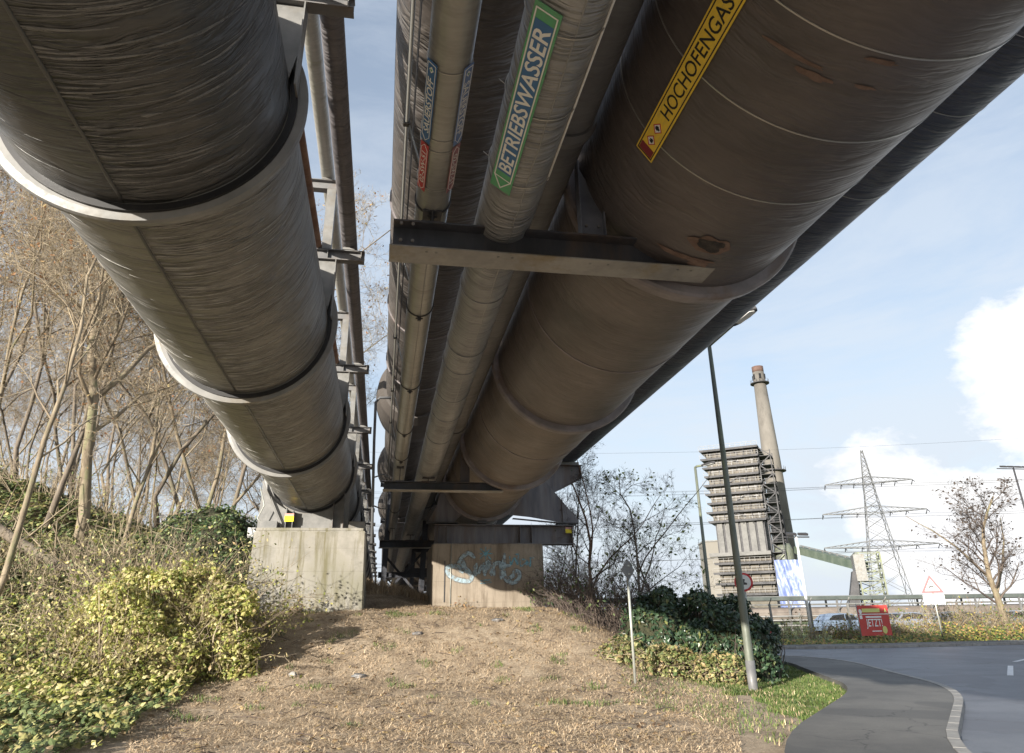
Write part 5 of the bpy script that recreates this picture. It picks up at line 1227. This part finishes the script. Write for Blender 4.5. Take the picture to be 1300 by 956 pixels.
# ------------------------------------------------------------------ shrubs and thickets
def thicket(name,label,cat,base,rx,ry,h,n,mat,seed,leafm=None,nl=0,ls=.07,arch=.5,r=.011):
    rg=random.Random(seed); T=thing(name,label,cat,base); mb=MB(); ends=[]
    for _ in range(n):
        a=rg.random()*6.283; q=math.sqrt(rg.random()); x=math.cos(a)*q*rx; y=math.sin(a)*q*ry; z=gz(base.x+x,base.y+y)-base.z
        hh=h*(.45+.6*rg.random())*(1.1-.5*q); d=Vector((math.cos(a)*arch*q+rg.gauss(0,.25),math.sin(a)*arch*q+rg.gauss(0,.25),1)).normalized(); p=Vector((x,y,z-.05)); pts=[p]; m=5
        bend=rg.random()*arch*.5
        for i in range(m):
            d=(d+Vector((rg.gauss(0,.14),rg.gauss(0,.14),-bend*i/m*1.3))).normalized(); p=p+d*hh/m; pts.append(p.copy())
        mb.tube(pts,[r*(1-.14*i) for i in range(m+1)],3,cap=False,smooth=False)
        for i in range(2,m+1):
            for _k in range(2):
                dd=(d+Vector((rg.gauss(0,.7),rg.gauss(0,.7),rg.gauss(0,.5)))).normalized(); e=pts[i]+dd*hh*.22*(.5+rg.random()); mid=pts[i].lerp(e,.5)+Vector((rg.gauss(0,.03),)*3)
                mb.tube([pts[i],mid,e],[r*.5,r*.4,r*.25],3,cap=False,smooth=False); ends.append((e,dd)); ends.append((mid,dd))
    c=mb.build('stems',mat,T,recalc=False)
    if leafm: leaves_on(ends,nl,ls,rg).build('leaves',leafm,c,recalc=False)
    return T
def mound_bush(name,label,cat,base,lobes,nleaf,size,mat,seed,stem=m_twigd,nst=120,core=None):
    """leaf shell over a few overlapping ellipsoids standing on the ground"""
    rg=random.Random(seed); T=thing(name,label,cat,base); mb=MB(); tot=sum(l[3]*l[4]+l[3]*l[5] for l in lobes)
    def inside(p,skip):
        for i,l in enumerate(lobes):
            if i==skip: continue
            if ((p.x-l[0])/l[3])**2+((p.y-l[1])/l[4])**2+((p.z-l[2])/l[5])**2<.72: return True
        return False
    for i,l in enumerate(lobes):
        n=int(nleaf*(l[3]*l[4]+l[3]*l[5])/tot)
        for _ in range(n):
            v=Vector((rg.gauss(0,1),rg.gauss(0,1),rg.gauss(0,1))).normalized()
            if v.z<-.5: v.z=-v.z
            q=.86+.22*noise.noise(v*2.6+Vector((i,seed,0)))+.10*noise.noise(v*7+Vector((seed,i,2)))+rg.gauss(0,.05)-(.25*rg.random()**3)
            p=Vector((l[0]+v.x*l[3]*q,l[1]+v.y*l[4]*q,l[2]+v.z*l[5]*q))
            if inside(p,i): continue
            gzz=gz(base.x+p.x,base.y+p.y)-base.z
            if p.z<gzz-.02: continue
            nv=Vector((v.x/l[3],v.y/l[4],v.z/l[5]+.25)).normalized()*1.0+Vector((rg.gauss(0,.65),rg.gauss(0,.65),rg.gauss(0,.65)))
            leaf(mb,p,size*(.45+1.1*rg.random()**1.5),rg,nv)
    mb.build('leaves',mat,T,recalc=False)
    mb=MB()
    for _ in range(nst):
        l=lobes[rg.randrange(len(lobes))]; v=Vector((rg.gauss(0,1),rg.gauss(0,1),abs(rg.gauss(0,1)))).normalized(); q=.7+.45*rg.random()
        e=Vector((l[0]+v.x*l[3]*q,l[1]+v.y*l[4]*q,l[2]+v.z*l[5]*q)); bx=l[0]+rg.gauss(0,.3)*l[3]; by=l[1]+rg.gauss(0,.3)*l[4]; s0_=Vector((bx,by,gz(base.x+bx,base.y+by)-base.z-.1)); m_=s0_.lerp(e,.5)+Vector((rg.gauss(0,.15),rg.gauss(0,.15),.1))
        mb.tube([s0_,m_,e],[.018,.012,.005],3,cap=False,smooth=False)
    mb.build('stems',stem,T,recalc=False)
    if core is not None:   # dense old wood and dead leaves inside
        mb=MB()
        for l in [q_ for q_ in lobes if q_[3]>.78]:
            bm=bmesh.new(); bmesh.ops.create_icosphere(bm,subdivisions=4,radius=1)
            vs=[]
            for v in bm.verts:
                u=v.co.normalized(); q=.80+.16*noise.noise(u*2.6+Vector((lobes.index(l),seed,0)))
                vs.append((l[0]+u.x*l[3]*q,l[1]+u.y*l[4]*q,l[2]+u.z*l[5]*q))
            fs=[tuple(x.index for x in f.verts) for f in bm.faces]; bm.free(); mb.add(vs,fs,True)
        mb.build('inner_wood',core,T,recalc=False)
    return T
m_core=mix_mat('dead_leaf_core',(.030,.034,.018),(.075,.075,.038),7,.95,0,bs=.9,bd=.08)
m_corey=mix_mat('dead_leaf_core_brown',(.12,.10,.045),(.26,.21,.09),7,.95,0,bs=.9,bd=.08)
# yellow bush
b=onaz(-13.6,18.6); rq=random.Random(19); lb=[(0,.2,.4,1.4,1.1,1.9),(-1.5,0,.3,1.1,1.0,1.5),(1.0,-.2,.0,.8,.9,.95),(-.2,-1.0,.0,1.2,.8,.85)]
for _ in range(17):
    a=rq.random()*6.28; q=.5+1.3*rq.random(); lb.append((math.cos(a)*q-.2,math.sin(a)*q*.8-.1,.4+1.9*rq.random()*(1.2-q*.45),.32+.3*rq.random(),.32+.3*rq.random(),.28+.35*rq.random()))
mound_bush('yellow_bush','large sunlit mound of pale yellow leaves left of the pale pier','bush',b,lb,36000,.075,m_yleaf,3,m_twig,90,m_corey)
b=onaz(-9.9,17.8)
mound_bush('yellow_bush','small low yellow-leaved bush in front of the left corner of the pale pier','bush',b,[(0,0,.1,.55,.5,.75),(-.5,.1,.0,.4,.5,.55)],2200,.075,m_yleaf,4,m_twig,60)
b=onaz(-12.3,24.5)
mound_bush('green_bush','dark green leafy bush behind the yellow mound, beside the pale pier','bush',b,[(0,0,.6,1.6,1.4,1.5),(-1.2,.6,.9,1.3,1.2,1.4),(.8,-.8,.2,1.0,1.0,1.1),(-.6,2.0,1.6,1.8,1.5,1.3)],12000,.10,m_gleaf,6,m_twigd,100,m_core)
thicket('bramble_thicket','pale tangle of dry stems above the yellow mound','thicket',onaz(-17.0,21.8),1.9,1.9,2.4,220,m_twig,31,m_slope,900,.08)
thicket('bramble_thicket','dry brown tangle at the foot of the big forked tree','thicket',onaz(-21,23),2.8,2.4,1.6,200,m_twig,32,m_slope,1500,.08)
thicket('bramble_thicket','dry reddish tangle at the far left edge of the slope','thicket',onaz(-26,22),2.4,2.4,1.7,260,m_twig,33,m_slope,900,.08)
thicket('bramble_thicket','low brown tangle between the yellow mound and the pale pier','thicket',onaz(-12.6,21.0),.7,.8,.6,90,m_twig,34,m_slope,500,.07)
thicket('bramble_thicket','high fine tangle under the wood behind the green bush','thicket',onaz(-17.5,30),5,3,2.6,400,m_twig,35,m_slope,600,.09)
thicket('yellow_bramble','arching stems with yellow leaves rising out of the large yellow mound','thicket',onaz(-13.8,18.9),1.9,1.4,3.0,150,m_twig,36,m_yleaf,3200,.07,arch=.9)
thicket('yellow_bramble','sprawling stems with yellow leaves left of the large yellow mound','thicket',onaz(-19.5,18.6),1.9,1.4,1.7,150,m_twig,37,m_yleaf,2600,.07,arch=1.0)
# green and yellow ground cover on the left slope
rg=random.Random(77); mb=MB()
def pathz(x,y): return gz(x,y)
n=0
while n<46000:
    D=9+25*rg.random()**.75; az=-34+28*rg.random(); x=math.sin(R_(az))*D; y=math.cos(R_(az))*D
    lim=-3.9+.5*noise.noise(Vector((x*.6,y*.6,5)))-(.0 if y>16 else .25*(16-y)*0)
    if x>lim: continue
    dens=.5+.9*noise.noise(Vector((x*.45,y*.45,9)))
    if rg.random()>.35+dens: continue
    hh=(.10+.30*max(0,noise.noise(Vector((x*.9,y*.9,1)))+.3))*rg.random()**.6
    leaf(mb,Vector((x,y,gz(x,y)+.02+hh)),(.085+.05*rg.random())*(1 if D<22 else 1.3),rg,Vector((rg.gauss(-.2,.5),rg.gauss(-.35,.5),1))); n+=1
tag(mb.build('ground_cover',m_slope,recalc=False),'low green bramble and ivy leaves carpeting the left slope','ground cover',kind='stuff')
mb=MB(); n=0
while n<9000:
    D=10+16*rg.random(); az=-32+24*rg.random(); x=math.sin(R_(az))*D; y=math.cos(R_(az))*D
    if x>-3.7 or noise.noise(Vector((x*.7,y*.7,20)))<.12: continue
    leaf(mb,Vector((x,y,gz(x,y)+.08+.35*rg.random())),.085+.03*rg.random(),rg,Vector((rg.gauss(-.2,.6),rg.gauss(-.3,.6),1))); n+=1
tag(mb.build('yellow_ground_cover',m_yleaf,recalc=False),'patches of yellowing low leaves among the green on the left slope','ground cover',kind='stuff')
npl=[Vector(p) for p in offset(near,2.05)]
def xpave(y):
    best=99
    for q0,q1 in zip(npl,npl[1:]):
        lo,hi=min(q0.y,q1.y),max(q0.y,q1.y)
        if lo<=y<=hi and hi>lo: best=min(best,q0.x+(q1.x-q0.x)*(y-q0.y)/(q1.y-q0.y))
    return best
# straw mulch on the mound
mb=MB(); n=0
while n<135000:
    D=6.5+21.5*rg.random()**.8; az=-16+42*rg.random(); x=math.sin(R_(az))*D; y=math.cos(R_(az))*D
    if x<-4.6+.6*noise.noise(Vector((y,0,0))) or x>10.5 or (x>6.4+.8*noise.noise(Vector((x,y,7))) and y>14 and rg.random()<(x-6)/2.6): continue
    if x>xpave(y)-.05: continue
    if noise.noise(Vector((x*.8,y*.8,40)))<-.28 and rg.random()<.7: continue
    L=(.03+.09*rg.random()**1.5); a=rg.random()*6.283; tl=rg.gauss(0,.35); z=gz(x,y)+.006+.03*rg.random(); dx,dy=math.cos(a)*L/2,math.sin(a)*L/2; wq=.0025+.0045*rg.random(); px_,py_=-math.sin(a)*wq,math.cos(a)*wq; dz=math.tan(max(-.8,min(.8,tl)))*L/2
    z1_=gz(x+dx,y+dy)-gz(x,y); b0=len(mb.v)
    mb.v+= [(x-dx-px_*.5,y-dy-py_*.5,z-dz-z1_+.001),(x-dx+px_,y-dy+py_,z-dz-z1_),(x+dx*.2+px_*1.6,y+dy*.2+py_*1.6,z+.004),(x+dx+px_*.4,y+dy+py_*.4,z+dz+z1_),(x+dx*.2-px_*.4,y+dy*.2-py_*.4,z+.006)]
    mb.f+= [(b0,b0+1,b0+2,b0+4),(b0+4,b0+2,b0+3)]; n+=1
tag(mb.build('straw_mulch',m_straw,recalc=False),'dry straw and bark chips strewn over the mound below the piers','mulch',kind='stuff')
# grass: tufts on the crest between the piers and on the right verge
def grassblades(name,label,region,n,h,mat,seed):
    rg=random.Random(seed); mb=MB(); k=0; it=0
    while k<n and it<n*30:
        it+=1; x,y=region(rg)
        if x is None: continue
        a=rg.random()*6.283; hh=h*(.5+.8*rg.random()); w_=.006+.004*rg.random(); lx,ly=rg.gauss(0,.35)*hh,rg.gauss(0,.35)*hh; z=gz(x,y)-.01; cx_,cy_=math.cos(a)*w_,math.sin(a)*w_; b0=len(mb.v)
        mb.v+= [(x-cx_,y-cy_,z),(x+cx_,y+cy_,z),(x+lx*.4+cx_*.7,y+ly*.4+cy_*.7,z+hh*.6),(x+lx*.4-cx_*.7,y+ly*.4-cy_*.7,z+hh*.6),(x+lx,y+ly,z+hh*.92)]
        mb.f+= [(b0,b0+1,b0+2,b0+3),(b0+3,b0+2,b0+4)]; k+=1
    tag(mb.build(name,mat,recalc=False),label,'grass',kind='stuff')
npath=[Vector(p) for p in offset(near,2.05)]
def verge(rg):
    D=9+20*rg.random(); az=18+20*rg.random(); x=math.sin(R_(az))*D; y=math.cos(R_(az))*D
    e_=7.2+1.0*noise.noise(Vector((x*.8,y*.8,50)))
    if x<5.2 or (x<e_ and rg.random()<.93) or noise.noise(Vector((x*1.6,y*1.6,60)))<-.25+.5*rg.random()-.25: return None,None
    if x>xpave(y)-.03: return None,None
    if y>27.5: return None,None
    return x,y
grassblades('grass','short green grass on the verge between hedge and pavement',verge,60000,.085,m_grass,61)
def verge2(rg):
    x,y=verge(rg)
    return (x,y) if x is None or x<8.2+noise.noise(Vector((x,y,2))) or rg.random()<.35 else (None,None)
grassblades('dry_verge_grass','dry straw-coloured blades mixed into the verge',verge2,2200,.10,m_straw,64)
def crest(rg):
    x=-1.2+3.6*rg.random(); y=25.5+3.5*rg.random(); 
    return (x,y) if noise.noise(Vector((x*2,y*2,0)))>-.1 else (None,None)
grassblades('dry_grass','dry pale grass tufts on the crest between the two piers',crest,2600,.32,m_straw,62)
def farverge(rg):
    x=16+36*rg.random(); y=33.6+7*rg.random(); return x,y
rg=random.Random(88); mb=MB(); n=0
while n<15000:
    x=16.5+34*rg.random(); y=34.0+5.5*rg.random()
    hq=max(0,.35+noise.noise(Vector((x*.5,y*.5,3))))*(.45+ .9*ss(24,34,x)); z=gz(x,y)+hq*rg.random()
    leaf(mb,Vector((x,y,z+.03)),.13,rg,Vector((rg.gauss(0,.5),-.5,.8))); n+=1
tag(mb.build('roadside_weeds',leaf_mat('weed_leaf',[(0,(.06,.11,.03)),(.4,(.15,.19,.05)),(.65,(.40,.36,.07)),(.85,(.42,.26,.10)),(1,(.30,.16,.09))],.6,.2),recalc=False),'green, yellow and rusty weeds along the far pavement and fence','weeds',kind='stuff')
thicket('weed_thicket','reddish dry weeds at the fence right of the triangular sign','thicket',Vector((33.5,38.2,0)),5.0,1.0,2.3,420,m_twig,41,leaf_mat('weed_leaf',[],0),1500,.11,r=.014)
thicket('weed_thicket','thin brown weeds at the fence left of the red banner','thicket',Vector((23,38.5,0)),3.4,.7,1.5,220,m_twig,42,leaf_mat('weed_leaf',[],0),700,.10,r=.012)
thicket('weed_thicket','brown weeds at the fence hiding the silver-blue car','thicket',Vector((27.2,38.0,0)),2.6,.7,1.5,260,m_twig,45,leaf_mat('weed_leaf',[],0),900,.11,r=.013)
# ivy hedge right of the mound
b=onaz(25.4,20.2)
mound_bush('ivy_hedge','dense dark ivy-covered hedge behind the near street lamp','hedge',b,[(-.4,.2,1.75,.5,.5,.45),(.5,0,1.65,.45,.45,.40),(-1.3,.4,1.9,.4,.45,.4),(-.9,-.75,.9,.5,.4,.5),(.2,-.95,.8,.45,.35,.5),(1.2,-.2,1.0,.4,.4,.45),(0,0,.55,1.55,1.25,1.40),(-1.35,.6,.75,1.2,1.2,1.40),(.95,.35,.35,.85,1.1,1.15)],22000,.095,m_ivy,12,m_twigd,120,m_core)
b=onaz(21.2,18.6)
mound_bush('bramble_mound','low mound of pale yellow-green brambles in front of the ivy hedge','bush',b,[(0,0,0,1.0,.8,.70),(1.2,-.3,-.05,.95,.8,.55),(-.8,.6,.1,.8,.8,.75)],6000,.075,leaf_mat('bramble_yellow_leaf',[(0,(.08,.13,.04)),(.4,(.22,.25,.09)),(.75,(.45,.40,.18)),(1,(.36,.24,.13))],.5,.3),13,m_twig,260)
thicket('bramble_thicket','brown dry tangle between the graffitied pier and the ivy hedge','thicket',onaz(18.4,22.6),2.0,1.8,2.5,620,m_twigd,43,m_gleaf,900,.08)
thicket('bramble_thicket','low dark tangle against the right edge of the graffitied pier','thicket',onaz(14.6,24.8),1.2,1.2,1.5,240,m_twigd,44,m_gleaf,900,.08)
# leafless trees between pier and tower
gA=grow(51,7.9,.085,(-.05,0),fork=.12,nb=14,spread=1.1,depth=4,twigs=7,wig=.17,forks=2,budget=6500)
tree('tangled_tree','leafless crooked tree with reddish bark left of the ivy hedge, largest of the bare group','tree',onaz(17.4,26.5),gA,mix_mat('reddish_bark',(.15,.09,.06),(.26,.17,.12),9,.85,0,bs=.4,bd=.02),m_twigd,m_gleaf,140,.08,rot=2.0)
gB=grow(52,7.2,.07,(.25,0),fork=.15,nb=12,spread=1.2,depth=4,twigs=7,wig=.17,forks=2,budget=5500)
tree('tangled_tree','spreading tree with a few green leaves, leaning right towards the thin lamp','tree',onaz(19.4,25.5),gB,m_bark2,m_twigd,leaf_mat('pale_green_leaf',[(0,(.12,.17,.05)),(.6,(.28,.33,.10)),(1,(.42,.44,.16))],.5,.3),330,.11,rot=.4)
gC=grow(53,7.6,.06,(0,0),fork=.12,nb=12,spread=.8,depth=4,twigs=6,wig=.13,forks=2,budget=3500)
tree('tangled_tree','fine upright leafless tree just right of the triangular gusset','tree',onaz(14.6,30),gC,m_bark2,m_twigd,None,0,rot=1)
gD=grow(54,6.0,.06,(0,0),fork=.12,nb=9,spread=.8,depth=4,twigs=4,wig=.14,forks=2,budget=1300)
tree('tangled_tree','low bushy leafless tree behind the ivy hedge','tree',onaz(21.5,30),gD,m_bark2,m_twigd,m_gleaf,150,.12,rot=1)
dup(COL.objects.get('tangled_tree.002') or T,onaz(12.6,36),(0,0,2),'thin leafless tree seen under the girder behind the graffitied pier',.9)
# round leafless tree on the right
gR=grow(61,8.3,.16,(-.04,0),fork=.20,nb=20,spread=.9,depth=4,twigs=6,wig=.10,up=.45,forks=2,budget=6500)
b=pix_D(1278,790,52)
RT=tree('round_tree','round leafless street tree with dark seed clusters at the right edge','tree',(b.x,b.y,gz(b.x,b.y)),gR,m_bark,m_twigd,leaf_mat('dark_seed_cluster',[(0,(.04,.032,.03)),(1,(.09,.07,.055))],.8),800,.12,rot=.5); RT.scale=(1.45,1.45,1)
# twig tufts growing at the piers' feet, stones and litter on the mound
for x,y,lab in ((-2.45,21.75,'small dry twig tuft at the foot of the pale pier'),(2.62,24.1,'small dry russet twig tuft at the foot of the graffitied pier')):
    thicket('twig_tuft',lab,'twig tuft',Vector((x,y,gz(x,y))),.14,.10,.38,26,m_twig,int(x*10)+90,m_oleaf,60,.06,r=.006)
def stone(label,base,s,mat,seed):
    bm=bmesh.new(); bmesh.ops.create_icosphere(bm,subdivisions=3,radius=1); vs=[]
    for v in bm.verts:
        u=v.co.normalized(); q=1+.35*noise.noise(u*1.4+Vector((seed,0,0)))+.1*noise.noise(u*4); vs.append((u.x*q*s[0],u.y*q*s[1],u.z*q*s[2]))
    mb=MB(); mb.add(vs,[tuple(x.index for x in f.verts) for f in bm.faces]); bm.free(); o=mb.build('stone',mat,None,base); tag(o,label,'stone')
for px,py,lab,s in ((272,826,'pale stone at the left foot of the dry slope',(.13,.10,.08)),(455,862,'dark grey stone low on the dry slope',(.15,.09,.06)),(530,806,'flat grey stone in the middle of the dry slope',(.13,.10,.05)),(632,789,'bright pebble lump below the graffitied pier',(.15,.10,.06)),(372,858,'small white stone at the lower left of the dry slope',(.09,.07,.06))):
    D=16.0
    for _ in range(40):
        p=pix_D(px,py,D); 
        if p.z-gz(p.x,p.y)<0: break
        D+=.15
    stone(lab,Vector((p.x,p.y,gz(p.x,p.y)+.02)),s,m_kerb if 'white' in lab else m_beam,px)
# little white board on a pipe left of the pier
b=pix_D(320,672,24)
mb=MB(); rg=random.Random(9)
for _ in range(420):
    D=8+16*rg.random(); az=-14+36*rg.random(); x=math.sin(R_(az))*D; y=math.cos(R_(az))*D
    if x<-4 or x>6.8: continue
    a=rg.random()*6.28; L_=.12+.4*rg.random()**2; p0=Vector((x,y,gz(x,y)+.015)); x1=x+math.cos(a)*L_; y1=y+math.sin(a)*L_; p1=Vector((x1,y1,gz(x1,y1)+.02+.05*rg.random())); mb.tube([p0,p0.lerp(p1,.5)+Vector((rg.gauss(0,.03),rg.gauss(0,.03),.02)),p1],[.006,.007,.003],4,cap=False,smooth=False)
lf=MB()
for _ in range(2600):
    D=7+17*rg.random(); az=-15+38*rg.random(); x=math.sin(R_(az))*D; y=math.cos(R_(az))*D
    if x<-4.4 or x>7.6 or x>xpave(y)-.1 or noise.noise(Vector((x*.9,y*.9,33)))<-.05: continue
    leaf(lf,Vector((x,y,gz(x,y)+.02)),.05+.05*rg.random(),rg,Vector((rg.gauss(0,.4),rg.gauss(0,.4),1)))
tag(lf.build('leaf_litter',leaf_mat('litter_leaf',[(0,(.10,.06,.035)),(.5,(.26,.17,.09)),(1,(.48,.38,.17))],.7),recalc=False),'brown and yellowish fallen leaves lying in drifts on the dry slope','leaf litter',kind='stuff')
tag(mb.build('fallen_twigs',m_twigd,recalc=False),'loose dark twigs lying on the dry slope','twigs',kind='stuff')
def weeds(rg):
    x=-3.6+10*rg.random(); y=13+9.5*rg.random(); return (x,y) if noise.noise(Vector((x*1.3,y*1.3,80)))>.34 else (None,None)
grassblades('slope_weeds','sparse green-yellow weed blades in patches on the dry slope',weeds,2600,.10,m_grass,63)
T=thing('notice_board','tiny white notice board on a rail, left behind the pale pier','sign',(b.x,b.y,gz(b.x,b.y)))
mb=MB(); mb.tube([(0,0,-.1),(0,0,b.z-gz(b.x,b.y))],.02,6); mb.build('post',m_galv,T)
mb=MB(); mb.box((0,-.02,b.z-gz(b.x,b.y)-.1),(.24,.02,.30)); mb.build('panel',m_white,T)
